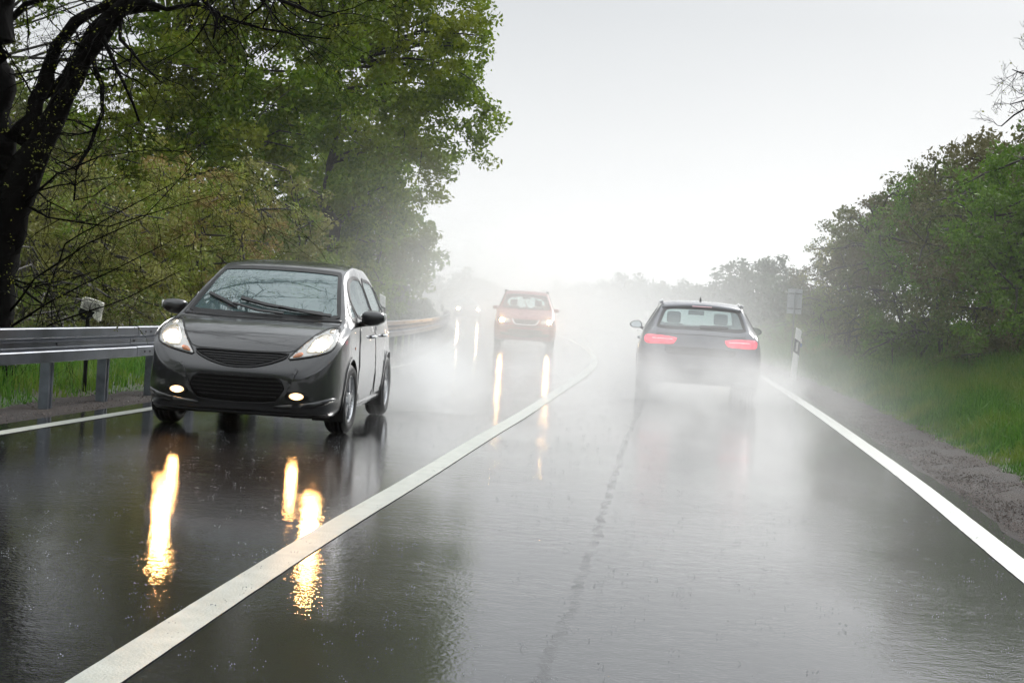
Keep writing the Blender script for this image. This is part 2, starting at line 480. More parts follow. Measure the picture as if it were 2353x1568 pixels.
def strip(name, fn, w, z, mat, ys=YS, jit=0.0):
    nrm = dir_normal(fn, ys); c = np.stack([fn(ys), ys], -1)
    j = (rng.random(len(ys))-.5)*jit
    j2 = (rng.random(len(ys))-.5)*jit
    l = c - nrm*(w/2+j)[:, None] if jit else c - nrm*w/2
    r = c + nrm*(w/2+j2)[:, None] if jit else c + nrm*w/2
    v = []
    for a, b in zip(l, r): v += [(a[0], a[1], z), (b[0], b[1], z)]
    f = [(2*i, 2*i+1, 2*i+3, 2*i+2) for i in range(len(ys)-1)]
    return mesh(name, v, f, mat, smooth=False)


# road sheet
v, f = [], []
NX = 24
for Y in YS:
    x0, x1 = float(LEF(Y))-.32, float(RIG(Y))+.24
    n0 = .04*math.sin(Y*1.7)+.03*math.sin(Y*4.3)
    for k in range(NX+1):
        v.append((x0 + (x1-x0)*k/NX + (n0 if k == NX else 0), Y, 0.0))
for i in range(len(YS)-1):
    for k in range(NX):
        a = i*(NX+1)+k
        f.append((a, a+1, a+NX+2, a+NX+1))
tag(mesh('road', v, f, M['road'], smooth=False), kind='structure')
# markings belong to the road setting
yline = np.unique(np.concatenate([np.arange(-40, 0, 1), np.arange(0, 60, .12), np.arange(60, 300, .6)]))
tag(strip('centre_line_marking', CEN, .155, .004, M['line'], yline, .002), kind='structure')
tag(strip('left_edge_marking', LEF, .135, .004, M['line'], yline, .002), kind='structure')
tag(strip('right_edge_marking', RIG, .17, .004, M['line'], yline, .003), kind='structure')
SEAM = smooth_curve([(2, -.1), (5.2, .16), (6.3, .28), (10.4, .68), (15.9, 1.2), (22, 1.85), (40, 3.3)])
ys = np.arange(2, 40, .05)
tag(strip('tar_seam', lambda y: SEAM(y)+.006*np.sin(np.asarray(y)*3.1)+.004*np.sin(np.asarray(y)*11), .045, .002, M['seam'], ys, .03), kind='structure')


# ------------------------------------------------------------------ terrain
def bank_r(o):
    return np.interp(o, [-1, .9, 1.2, 2, 3.2, 5, 7, 12, 40, 300], [-.05, -.012, .02, .18, .5, 1.05, 1.35, 1.5, 1.6, 2.5])
def bank_l(o):
    return np.interp(o, [-1, .95, 1.2, 2, 4, 8, 30, 300], [-.05, -.012, .02, .06, .16, .3, .6, 2])
def ground_z(x, y):
    x = np.asarray(x, float); y = np.asarray(y, float)
    yy = np.clip(y, -40, 300)
    r = x-RIG(yy); l = LEF(yy)-x
    z = np.where(r > -1, bank_r(r), np.where(l > -1, bank_l(l), -.05))
    und = .05*np.sin(x*.9+y*.35)*np.sin(y*.6) + .03*np.sin(x*2.3)*np.cos(y*1.9)
    z = z + und*np.clip((np.maximum(r, l)-1.2)/2, 0, 1)
    return z
ty = np.unique(np.concatenate([np.arange(-60, 0, 4), np.arange(0, 60, .5), np.arange(60, 130, 1.5), np.arange(130, 320, 8), np.arange(320, 621, 30)]))
offs = np.concatenate([[-400, -200, -100, -60, -40, -25, -16], np.arange(-12, -1, .6), np.arange(-1, 0.01, .25)])
offr = -offs[::-1]
v, f = [], []
for Y in ty:
    yy = min(max(Y, -40), 300)
    xl, xr = float(LEF(yy)), float(RIG(yy))
    row = [xl+o for o in offs] + [(xl+xr)/2] + [xr+o for o in offr]
    for x in row: v.append((x, Y, float(ground_z(x, Y))))
n = len(offs)*2+1
for i in range(len(ty)-1):
    for k in range(n-1):
        a = i*n+k
        f.append((a, a+1, a+n+1, a+n))
tag(mesh('ground', v, f, M['soil']), kind='structure')


def shoulder(name, fn, o0, o1, side):
    ys = np.unique(np.concatenate([np.arange(-40, 0, 1), np.arange(0, 60, .2), np.arange(60, 300, 1.5)]))
    v, f = [], []
    K = 7
    for Y in ys:
        x = float(fn(Y))
        wob = .10*math.sin(Y*1.3)+.07*math.sin(Y*3.7+1)+.05*math.sin(Y*9.1)
        for k in range(K):
            t = k/(K-1)
            o = o0+(o1-o0+wob)*t
            z = -.006+.012*math.sin(Y*5+k*2.1)*math.sin(k*1.7+Y*2)*(0 if k == 0 else 1) + .02*t
            if k == K-1: z = -.04
            if k == 0: z = -.012
            v.append((x+side*o, Y, z+.004))
    for i in range(len(ys)-1):
        for k in range(K-1):
            a = i*K+k
            f.append((a, a+1, a+K+1, a+K))
    tag(mesh(name, v, f, M['gravel']), kind='structure')
shoulder('gravel_verge', RIG, .20, 1.18, 1)
shoulder('gravel_verge', LEF, .28, 1.12, -1)


# pebbles: uncountable
def pebbles(n, fn, o0, o1, side, ya, yb, smin, smax):
    u = rng.random(n)
    y = ya*(yb/ya)**u
    o = o0+(o1-o0)*rng.random(n)
    x = fn(y)+side*o
    s = smin+(smax-smin)*rng.random(n)**3
    base = np.array([(1, 0, -.3), (-.5, .87, -.3), (-.5, -.87, -.3), (.1, .1, .75)])
    th = rng.random(n)*6.28
    P = base[None]*s[:, None, None]*(0.7+.6*rng.random((n, 4, 1)))
    c, sn = np.cos(th)[:, None], np.sin(th)[:, None]
    X = P[..., 0]*c-P[..., 1]*sn+x[:, None]; Yv = P[..., 0]*sn+P[..., 1]*c+y[:, None]
    Z = P[..., 2]*.8+.010
    V = np.stack([X, Yv, Z], -1)
    T = V[:, [[0, 1, 3], [1, 2, 3], [2, 0, 3]], :].reshape(-1, 3, 3)
    return T
T = np.concatenate([pebbles(34000, RIG, .24, 1.3, 1, 7, 45, .004, .015), pebbles(6000, LEF, .34, 1.15, -1, 10, 35, .004, .015), pebbles(500, RIG, .10, .3, 1, 7, 30, .004, .01)])
tag(quads_mesh('gravel_stones', T, M['pebble'], k=3), 'loose wet stones lying on both gravel verges beside the asphalt', 'gravel', kind='stuff')


# rain drops bouncing off the road: uncountable
def splashes(n):
    T = []
    base = np.array([(1, 0, -.58), (-.5, .87, -.58), (-.5, -.87, -.58), (0, 0, 1.0)])
    for i in range(n):
        y = 5.0*(34/5.0)**rng.random(); x = float(LEF(y))+(float(RIG(y))-float(LEF(y)))*rng.random()
        k = int(rng.integers(3, 8)); hh = .006+.022*rng.random(); rad = .008+.014*rng.random()
        for j in range(k):
            a = 6.28*j/k+rng.random(); s = .0011+.0019*rng.random()+y*.00004
            c = np.array([x+rad*math.cos(a), y+rad*math.sin(a), .004+hh*rng.random()])
            v = base*s+c
            T += [v[[0, 1, 3]], v[[1, 2, 3]], v[[2, 0, 3]], v[[0, 2, 1]]]
    return np.array(T)
M['drop'] = pmat('water_drop', (.42, .44, .46), .08, coat=1, trans=.3)
tag(quads_mesh('rain_splashes', splashes(1700), M['drop'], k=3), 'tiny rain splashes bouncing off the wet road surface', 'splash', kind='stuff')


# ------------------------------------------------------------------ grass
def grass(n, fn, o0, o1, side, ya, yb, h0, h1, wd, pw=1.0):
    u = rng.random(n)
    y = ya*(yb/ya)**(u**pw)
    o = o0+(o1-o0)*rng.random(n)
    cl = np.sin(o*5+y*2.1)*np.sin(y*3.7-o*2.2)
    x = fn(y)+side*o
    z = ground_z(x, y)
    h = (h0+(h1-h0)*rng.random(n))*(1+.3*cl)*np.clip((o-o0+.12)/.7, .25, 1)
    th = rng.random(n)*6.28; lean = rng.normal(0, .28, n)+.05
    ang = rng.random(n)*6.28
    dx, dy = np.cos(ang)*lean, np.sin(ang)*lean
    wx, wy = np.cos(th)*wd, np.sin(th)*wd
    wx = wx*(.6+.8*rng.random(n)); wy = wy*(.6+.8*rng.random(n))
    b = np.stack([x, y, z-.03], -1)
    W = np.stack([wx, wy, 0*wx], -1)
    mid = b+np.stack([dx*h*.4, dy*h*.4, h*.55], -1)
    top = b+np.stack([dx*h*1.5, dy*h*1.5, h*(1-.35*np.abs(lean))], -1)
    q1 = np.stack([b-W, b+W, mid+W*.8, mid-W*.8], 1)
    q2 = np.stack([mid-W*.8, mid+W*.8, top+W*.1, top-W*.1], 1)
    return np.stack([q1, q2], 1).reshape(-1, 4, 3)
G = [grass(60000, RIG, 1.0, 4.6, 1, 10, 30, .14, .36, .0055, .8), grass(30000, RIG, .95, 6, 1, 28, 60, .16, .38, .010, .9),
     grass(9000, RIG, .95, 7, 1, 58, 125, .18, .4, .02), grass(9000, RIG, 1.0, 1.6, 1, 9, 30, .06, .16, .004)]
tag(quads_mesh('verge_grass', np.concatenate(G), M['grass']), 'long wet green grass on the bank right of the road', 'grass', kind='stuff')
G = [grass(30000, LEF, .95, 5, -1, 12, 34, .12, .34, .006), grass(9000, LEF, .95, 6, -1, 32, 110, .15, .4, .016)]
tag(quads_mesh('verge_grass', np.concatenate(G), M['grass']), 'dark wet grass growing behind the guardrail', 'grass', kind='stuff')


# ------------------------------------------------------------------ trees and shrubs
def leaf_quads(C, nper, spread, size, flat=.75):
    """C (m,3) cluster centres"""
    m = len(C); n = m*nper
    c = np.repeat(C, nper, 0)
    d = rng.normal(0, 1, (n, 3)); d *= (spread*rng.random(n)**.6/np.linalg.norm(d, axis=1))[:, None]
    d[:, 2] *= flat
    p = c+d
    a = rng.normal(0, 1, (n, 3)); a /= np.linalg.norm(a, axis=1)[:, None]
    b = rng.normal(0, 1, (n, 3)); b -= a*(a*b).sum(1)[:, None]; b /= np.linalg.norm(b, axis=1)[:, None]
    s = (size*(.55+.9*rng.random(n)))[:, None]
    a = a*s; b = b*s*.55
    return np.stack([p-a, p-b*1.0+a*.1, p+a, p+b+a*.1], 1)


def blob_points(blobs, dens):
    """random points in ellipsoids, biased to the outside; blobs: (cx,cy,cz,rx,ry,rz)"""
    out = []
    for cx, cy, cz, rx, ry, rz in blobs:
        n = max(6, int(dens*rx*ry*rz))
        d = rng.normal(0, 1, (n, 3)); d /= np.linalg.norm(d, axis=1)[:, None]
        r = (.35+.65*rng.random(n)**.55)
        # lumpy surface
        l = 1+.16*np.sin(d[:, 0]*5+cx)*np.sin(d[:, 2]*6+cz)+.12*np.sin(d[:, 1]*9+d[:, 2]*7)
        p = d*(r*l)[:, None]*np.array([rx, ry, rz])+np.array([cx, cy, cz])
        out.append(p)
    return np.concatenate(out)


def limb(mb, a, b, r0, r1, sag=.1, n=5, sides=6, wob=.05):
    a, b = Vector(a), Vector(b); L = (b-a).length
    pts, rad = [], []
    for i in range(n+1):
        t = i/n
        p = a.lerp(b, t)
        k = math.sin(t*math.pi)
        p += Vector((random.gauss(0, wob)*L*k*.4, random.gauss(0, wob)*L*k*.4, sag*L*k + random.gauss(0, wob)*L*k*.3))
        pts.append(p); rad.append(r0+(r1-r0)*t**.8)
    mb.tube(pts, rad, sides)
    return pts


DM, NM, LS = 2.4, 3.0, .78
NLEAF = [0]
def tree(name, base, height, blobs, mat, label, cat='tree', group=None, dens=3.0, nper=26, spread=.42, leaf=.085, trunk_r=.22, bark='bark', nlimb=26, stems=1, twig=40, lean=(0, 0), trunkh=.6, skirt=0):
    blobs = list(blobs)
    if skirt:
        for q in (-.75, 0, .75):
            blobs.append((base[0]+q*skirt, base[1]-.3*abs(q), float(ground_z(base[0]+q*skirt, base[1]))+.55, skirt*.75, skirt*.7, .75))
    bx, by = base[0], base[1]
    bz = float(ground_z(bx, by))-.1
    root = empty(name, (bx, by, bz+.1), 0, label, cat, group)
    o = Vector((bx, by, bz+.1))
    P = blob_points(blobs, dens*DM)
    P = P[P[:, 2] > ground_z(P[:, 0], P[:, 1])+.05]
    mb = MB()
    axes = []
    for s in range(stems):
        top = Vector((bx+lean[0]+random.gauss(0, .12)*height*(1 if stems > 1 else .3), by+lean[1]+random.gauss(0, .08)*height*(1 if stems > 1 else .3), bz+height*trunkh))
        st = Vector((bx+random.gauss(0, .15)*(stems > 1)*2, by+random.gauss(0, .15)*(stems > 1)*2, bz))
        axes.append(limb(mb, st, top, trunk_r/math.sqrt(stems), trunk_r*.35/math.sqrt(stems), 0, 8, 8, .06))
    allp = [p for a in axes for p in a[2:]]
    idx = rng.choice(len(P), min(nlimb, len(P)), replace=False)
    nodes = []
    for i in idx:
        q = Vector(P[i])
        cand = [p for p in allp if p.z < q.z+.5] or allp
        a = min(cand, key=lambda p: (p-q).length+abs(p.z-q.z)*.3)
        pts = limb(mb, a, q, trunk_r*.28, .018, .08, 5, 5, .10)
        nodes += pts[2:]
    tw = rng.choice(len(P), min(twig, len(P)), replace=False)
    for i in tw:
        q = Vector(P[i])
        a = min(nodes, key=lambda p: (p-q).length)
        if (a-q).length < 4: limb(mb, a, q, .022, .006, .04, 3, 4, .12)
    mb.v = [tuple(Vector(p)-o) for p in mb.v]
    mb.build('trunk', M[bark], root, smooth=True)
    # every cluster is a little elongated spray of leaves
    Q = leaf_quads(P-np.array(o), int(nper*NM), spread, leaf*LS)
    NLEAF[0] += len(Q); print('LEAVES', name, len(Q))
    quads_mesh('crown', Q, mat, root)
    return root


def pxb(x, y, Y, rx, rz, ry=None):
    """ellipsoid seen at this picture place, standing at depth Y; radii in metres"""
    p = at(x, y, Y)
    return (p.x, Y, p.z, rx, ry or rx, rz)


# --- left, behind the guardrail: tall trees
lt = 'tall spring trees behind the guardrail'
tree('broadleaf_tree', (-6.5, 56), 15, [pxb(960, 90, 55, 2.6, 2.6), pxb(1055, 150, 56, 1.4, 1.3), pxb(1010, 280, 56, 2.2, 1.7), pxb(1105, 300, 56, .85, .45), pxb(860, 200, 57, 3.2, 3.4),
     pxb(930, 420, 56, 1.5, 1.4), pxb(960, 40, 56, 2.4, 1.8), pxb(880, -120, 57, 4.0, 2.8), pxb(840, 420, 58, 2.4, 1.9), pxb(925, 520, 56, .9, .8), pxb(1000, 400, 55, .7, .5), pxb(1080, 80, 55, .8, .45), pxb(1040, 210, 56, 1.4, 1.0), pxb(820, -330, 58, 3.5, 2.2), pxb(980, -150, 56, 2.6, 2.0), pxb(800, -560, 58, 4.2, 3.0)],  # highest blob, out of view, added to darken the road's reflection
     M['leaf_oak'], 'tallest spring green tree, crown hanging over the road behind the dark grey hatchback', dens=1.9, nper=26, spread=.5, leaf=.10, trunk_r=.3, nlimb=46, twig=150)
tree('broadleaf_tree', (-11.5, 52), 14, [pxb(680, 100, 51, 3.2, 3.6), pxb(560, 250, 50, 2.8, 2.6), pxb(740, 330, 52, 2.6, 2.2), pxb(600, -60, 51, 3.6, 2.6), pxb(700, -300, 52, 3.5, 2.8), pxb(560, -600, 52, 4.2, 3.0), pxb(470, 120, 50, 2.2, 2.2)],  # topmost blob is unseen, added to keep bright sky off the wet road
     M['leaf_deep'], 'dense green tree in the middle of the tall row, left of the overhanging tree', dens=1.35, nper=26, spread=.55, leaf=.11, trunk_r=.28, nlimb=34, twig=80, skirt=1.2)
tree('broadleaf_tree', (-18.5, 50), 11, [pxb(330, 260, 48, 2.6, 2.0), pxb(240, 330, 47, 2.2, 1.6), pxb(420, 200, 48, 2.4, 2.4), pxb(430, 40, 49, 2.2, 1.8), pxb(160, 330, 47, 2.0, 1.2), pxb(310, 150, 48, 1.5, 1.0), pxb(300, -260, 50, 4.2, 2.6), pxb(60, -330, 48, 4.0, 2.8), pxb(190, -110, 49, 2.6, 1.6), pxb(20, -60, 47, 2.0, 1.6), pxb(400, -520, 52, 5, 2.8), pxb(120, -650, 52, 5, 3)],  # blobs above the view: canopy added to darken the left road
     M['leaf_deep'], 'leafy green tree showing behind the branches of the dark bare tree', dens=1.35, nper=26, spread=.5, leaf=.11, trunk_r=.22, nlimb=24, twig=60)
tree('broadleaf_tree', (-5.6, 64), 7, [pxb(850, 560, 62, 2.6, 2.0), pxb(920, 590, 62, 1.5, 1.1), pxb(800, 470, 60, 2.4, 2.0), pxb(955, 565, 62, .5, .3), pxb(870, 640, 60, 1.6, 1.0), pxb(740, 560, 58, 2.6, 2.4)],
     M['leaf_deep'], 'low green tree with branches down to the guardrail, right behind the car roof', dens=2.6, nper=24, spread=.45, leaf=.10, trunk_r=.16, nlimb=20, twig=60)
tree('broadleaf_tree', (-12, 70), 13, [pxb(800, 520, 70, 4.2, 4.0), pxb(640, 560, 69, 4.0, 3.6), pxb(760, 300, 71, 4.5, 3.6), pxb(860, 600, 70, 2.4, 2.0)],
     M['leaf_deep'], 'darkest dense tree filling the gaps low behind the tall row', dens=.55, nper=26, spread=.8, leaf=.17, trunk_r=.25, nlimb=14, twig=20)
tree('broadleaf_tree', (-22, 62), 12, [pxb(380, 520, 62, 4.5, 3.6), pxb(200, 480, 60, 4.0, 3.0), pxb(480, 350, 62, 3.6, 3.0), pxb(60, 420, 60, 4.0, 3.2), pxb(-120, 300, 60, 4, 4)],
     M['leaf_deep'], 'dense tree behind the shrubs on the left, below the gap of bright sky', dens=.5, nper=26, spread=.8, leaf=.17, trunk_r=.25, nlimb=14, twig=20)
# --- bushes in front of them
bl = 'bushes behind the guardrail'
tree('shrub', (-7.2, 36), 4, [pxb(420, 450, 35, 1.5, 1.2), pxb(500, 560, 35, 1.7, 1.5), pxb(350, 560, 34, 1.4, 1.2), pxb(420, 680, 34, 1.8, .9)],
     M['leaf_olive'], 'olive brown budding shrub above and behind the left door mirror of the grey car', 'shrub', bl, dens=11, nper=20, spread=.26, leaf=.05, trunk_r=.09, stems=5, nlimb=26, twig=90, skirt=1.2)
tree('shrub', (-5.6, 40), 4, [pxb(590, 470, 39, 1.5, 1.1), pxb(650, 560, 39, 1.3, 1.3), pxb(560, 600, 38, 1.6, 1.2)],
     M['leaf_brown'], 'light brown shrub with fresh buds behind the roof of the grey car', 'shrub', bl, dens=11, nper=20, spread=.28, leaf=.055, trunk_r=.09, stems=5, nlimb=24, twig=80, skirt=1.2)
tree('shrub', (-8.4, 28), 3.4, [pxb(250, 520, 27, 1.3, 1.0), pxb(170, 600, 27, 1.3, 1.0), pxb(300, 640, 27, 1.3, .9), pxb(120, 480, 28, 1.1, .9)],
     M['leaf_brown'], 'dark russet shrub right behind the broken marker on the guardrail', 'shrub', bl, dens=16, nper=18, spread=.22, leaf=.042, trunk_r=.08, stems=5, nlimb=26, twig=90, skirt=1.2)
tree('shrub', (-7.2, 25), 2.2, [pxb(330, 760, 24, 1.1, .7), pxb(200, 780, 23, 1.2, .6), pxb(60, 760, 22, 1.3, .8)],
     M['leaf_hedge'], 'low dark green shrub seen under the guardrail beam', 'shrub', bl, dens=20, nper=16, spread=.2, leaf=.036, trunk_r=.05, stems=5, nlimb=20, twig=50)
tree('shrub', (-4.4, 47), 3.0, [pxb(770, 640, 46, 1.6, 1.0), pxb(860, 680, 47, 1.0, .7), pxb(700, 680, 45, 1.4, .9)],
     M['leaf_deep'], 'green shrub low behind the side windows of the grey car', 'shrub', bl, dens=11, nper=18, spread=.3, leaf=.06, trunk_r=.06, stems=4, nlimb=18, twig=40)
tree('shrub', (-13, 32), 5, [pxb(60, 420, 31, 1.9, 1.7), pxb(-60, 560, 30, 2.4, 2.0), pxb(110, 690, 31, 1.8, 1.2), pxb(-150, 300, 32, 2.6, 2.4)],
     M['leaf_hedge'], 'dark thicket in the shade behind the trunk of the bare tree', 'shrub', bl, dens=7, nper=20, spread=.3, leaf=.06, trunk_r=.10, stems=5, nlimb=20, twig=60)
tree('shrub', (-13, 43), 5, [pxb(330, 540, 43, 2.6, 2.2), pxb(180, 560, 42, 2.6, 2.2), pxb(470, 620, 44, 2.4, 1.8), pxb(330, 680, 43, 2.8, 1.2), pxb(120, 680, 42, 2.8, 1.3)],
     M['leaf_olive'], 'dense olive thicket closing the view under the tall trees on the left', 'shrub', bl, dens=2.6, nper=22, spread=.5, leaf=.10, trunk_r=.08, stems=5, nlimb=14, twig=30, skirt=3)
# unseen trees added beside and behind the camera to darken the car reflections
for k, (bx_, by_, s_) in enumerate([(-11, 6, 1), (-10, -6, 1.1), (-6, -22, 1.2), (9, -14, 1.1), (1, -45, 1.4), (13, 2, .8)]):
    tree('broadleaf_tree', (bx_, by_), 11*s_, [(bx_, by_, 8*s_, 4*s_, 4*s_, 4*s_), (bx_+1, by_-2, 4.5*s_, 3.6*s_, 3.6*s_, 2.6*s_), (bx_-1.5, by_+2, 5*s_, 3.4*s_, 3.4*s_, 3*s_)], M['leaf_deep'],
         ['unseen tree added left of the view for reflections', 'unseen tree added on the left behind the viewpoint for reflections', 'unseen tree added far behind the viewpoint, left side, for reflections', 'unseen tree added behind the viewpoint, right side, for reflections', 'widest unseen tree added behind the viewpoint for reflections', 'low unseen tree added right of the view for reflections'][k],
         dens=.18, nper=12, spread=1.0, leaf=.34, trunk_r=.25, nlimb=8, twig=0)
# low hedge inside the far curve of the guardrail
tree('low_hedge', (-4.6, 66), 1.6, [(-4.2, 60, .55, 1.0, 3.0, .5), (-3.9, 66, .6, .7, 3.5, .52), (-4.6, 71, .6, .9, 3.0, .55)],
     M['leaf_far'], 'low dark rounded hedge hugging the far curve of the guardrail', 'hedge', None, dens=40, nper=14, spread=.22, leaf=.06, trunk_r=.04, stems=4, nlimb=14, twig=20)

# --- right bank row
br = 'bushes on the right bank'
RB = [
 ((10.2, 24), 5.2, [pxb(2330, 480, 25, 1.2, 1.0), pxb(2400, 600, 24, 1.4, 1.3), pxb(2440, 420, 25, 1.3, 1.0), pxb(2350, 690, 24, 1.0, .9)], 'leaf_bright', 'bright green leafy bush at the right edge of the photo'),
 ((9.3, 29), 5.0, [pxb(2240, 440, 29, 1.2, 1.0), pxb(2200, 560, 28, 1.1, 1.0), pxb(2250, 370, 29, .6, .45), pxb(2300, 560, 29, 1.2, 1.2), pxb(2230, 700, 28, 1.1, .8)], 'leaf_hedge', 'tall brownish green bush with the highest spiky top on the right bank'),
 ((8.9, 33), 4.2, [pxb(2140, 470, 34, 1.1, .8), pxb(2090, 570, 33, 1.1, .9), pxb(2150, 660, 32, 1.0, .9), pxb(2085, 440, 34, .45, .35)], 'leaf_bright', 'fresh green bush in the middle of the right bank, just left of the tallest bush'),
 ((9.3, 38), 4.6, [pxb(2020, 540, 39, 1.2, .9), pxb(2070, 500, 39, 1.0, .8), pxb(2010, 640, 38, 1.2, 1.0), pxb(2015, 480, 39, .4, .35)], 'leaf_hedge', 'grey brown twiggy bush third from the left end of the right bank row'),
 ((9.6, 45), 4.2, [pxb(1955, 600, 45, 1.2, .9), pxb(1935, 690, 44, 1.1, .9), pxb(1965, 550, 45, .6, .5)], 'leaf_brown', 'dusky pinkish brown bush behind the back of the rectangular sign'),
 ((10.2, 53), 4.2, [pxb(1885, 650, 53, 1.1, 1.0), pxb(1900, 590, 53, .8, .6), pxb(1870, 700, 52, .9, .8)], 'leaf_hedge', 'misty bush whose thin branches reach left above the rectangular sign'),
 ((13.5, 36), 5.2, [pxb(2200, 520, 38, 2.0, 1.4), pxb(2080, 590, 42, 2.2, 1.4), pxb(2350, 520, 34, 2.2, 1.8)], 'leaf_hedge', 'dark dense bush filling the row behind the front bushes of the right bank'),
]
for b, h, bb, mt, lab in RB:
    big = b[0] > 13
    tree('bush', b, h, bb, M[mt], lab, 'bush', br, dens=(12 if big else 26), nper=20, spread=(.34 if big else .21), leaf=(.075 if big else .042), trunk_r=.09, stems=6, nlimb=34, twig=130, trunkh=.55, skirt=(2.2 if big else 1.3))
# far hazy bushes and trees
bf = 'misty bushes round the outside of the bend'
FB = [((12.3, 70), [pxb(1770, 690, 70, 1.6, 1.3)], 'round misty bush behind the triangular sign'),
      ((13.2, 80), [pxb(1730, 665, 80, 2.2, 1.5), pxb(1680, 690, 82, 1.5, 1.2)], 'domed misty tree above the right side of the silver estate car'),
      ((12.5, 92), [pxb(1590, 700, 93, 1.9, 1.3), pxb(1640, 710, 90, 1.6, 1.2)], 'misty bush above the left half of the estate car roof'),
      ((10.5, 102), [pxb(1480, 690, 102, 2.3, 1.4), pxb(1410, 660, 103, 1.1, 1.0)], 'pale misty bush with a pointed top halfway between the red van and the estate car'),
      ((6.5, 110), [pxb(1370, 700, 110, 2.2, 1.5), pxb(1300, 700, 112, 1.8, 1.4)], 'pale misty bush just right of the red van'),
      ((1.0, 122), [pxb(1240, 700, 122, 2.0, 1.0)], 'faint low bush right behind the red van')]
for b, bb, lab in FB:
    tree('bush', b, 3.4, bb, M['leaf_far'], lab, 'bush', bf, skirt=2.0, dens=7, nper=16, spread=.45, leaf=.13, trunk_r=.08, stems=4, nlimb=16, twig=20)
ft = 'faint trees far ahead'
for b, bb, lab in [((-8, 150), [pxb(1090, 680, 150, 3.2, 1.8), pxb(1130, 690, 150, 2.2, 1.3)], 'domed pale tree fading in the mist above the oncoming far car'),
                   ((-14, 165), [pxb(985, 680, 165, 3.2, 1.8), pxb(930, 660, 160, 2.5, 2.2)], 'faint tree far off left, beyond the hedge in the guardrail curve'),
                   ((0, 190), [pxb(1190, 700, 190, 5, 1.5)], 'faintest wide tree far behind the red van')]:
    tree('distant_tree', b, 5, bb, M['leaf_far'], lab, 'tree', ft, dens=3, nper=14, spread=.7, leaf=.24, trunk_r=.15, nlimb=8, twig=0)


# --- the dark bare tree in the left foreground
def bare_tree(name, root_loc, limbs, mat, label, twigs, leafm=None, nleaf=0, twlen=.9, seed=3, tdroop=.35):
    random.seed(seed)
    o = Vector(root_loc)
    root = empty(name, root_loc, 0, label, 'tree')
    mb = MB(); nodes = []
    main = MB()
    for k, (pts, rad) in enumerate(limbs):
        # refine polyline
        P, Rr = [], []
        for i in range(len(pts)-1):
            a, b = Vector(pts[i]), Vector(pts[i+1])
            n = max(2, int((b-a).length/.18))
            for j in range(n):
                t = j/n
                w_ = min(rad[i], .05)*.6
                P.append(a.lerp(b, t)+Vector((random.gauss(0, w_*.5), random.gauss(0, w_*.5), random.gauss(0, w_*.5))))
                Rr.append((rad[i]+(rad[i+1]-rad[i])*t)*(1+random.gauss(0, .05)))
        P.append(Vector(pts[-1])); Rr.append(rad[-1])
        main.tube(P, Rr, 10 if max(rad) > .08 else 6)
        for p, r in zip(P, Rr):
            if r < .12: nodes.append((p, r))
    main.v = [tuple(Vector(p)-o) for p in main.v]
    tr = main.build('trunk', mat, root, smooth=True)
    tips = []
    def grow(p, d, L, r, depth):
        n = 5; pts = [p]; rad = [r]
        dd = d.normalized()
        for i in range(n):
            dd = (dd+Vector((random.gauss(0, .22), random.gauss(0, .22), random.gauss(0, .22)-tdroop*.12))).normalized()
            p = p+dd*(L/n); pts.append(p); rad.append(max(.0016, r*(1-.8*(i+1)/n)))
            if depth > 0 and random.random() < .75:
                s = (dd+Vector((random.gauss(0, .8), random.gauss(0, .6), random.gauss(0, .8)))).normalized()
                grow(p, s, L*random.uniform(.35, .65), rad[-1]*.75, depth-1)
            if depth == 0: tips.append(p)
        mb.tube(pts, rad, 4 if r < .01 else 5)
    thin = [n_ for n_ in nodes]
    for _ in range(twigs):
        p, r = random.choice(thin)
        d = Vector((random.gauss(0, 1), random.gauss(0, .6), random.gauss(-.1, .8)))
        grow(p, d, twlen*random.uniform(.5, 1.3), min(.012, r*.6), 2)
    mb.v = [tuple(Vector(p)-o) for p in mb.v]
    mb.build('twigs', mat, root, smooth=True)
    if leafm and tips:
        idx = rng.choice(len(tips), min(nleaf, len(tips)), replace=False)
        C = np.array([tuple(tips[i]-o) for i in idx])
        quads_mesh('leaves', leaf_quads(C, 2, .05, .013), leafm, root)
    return root


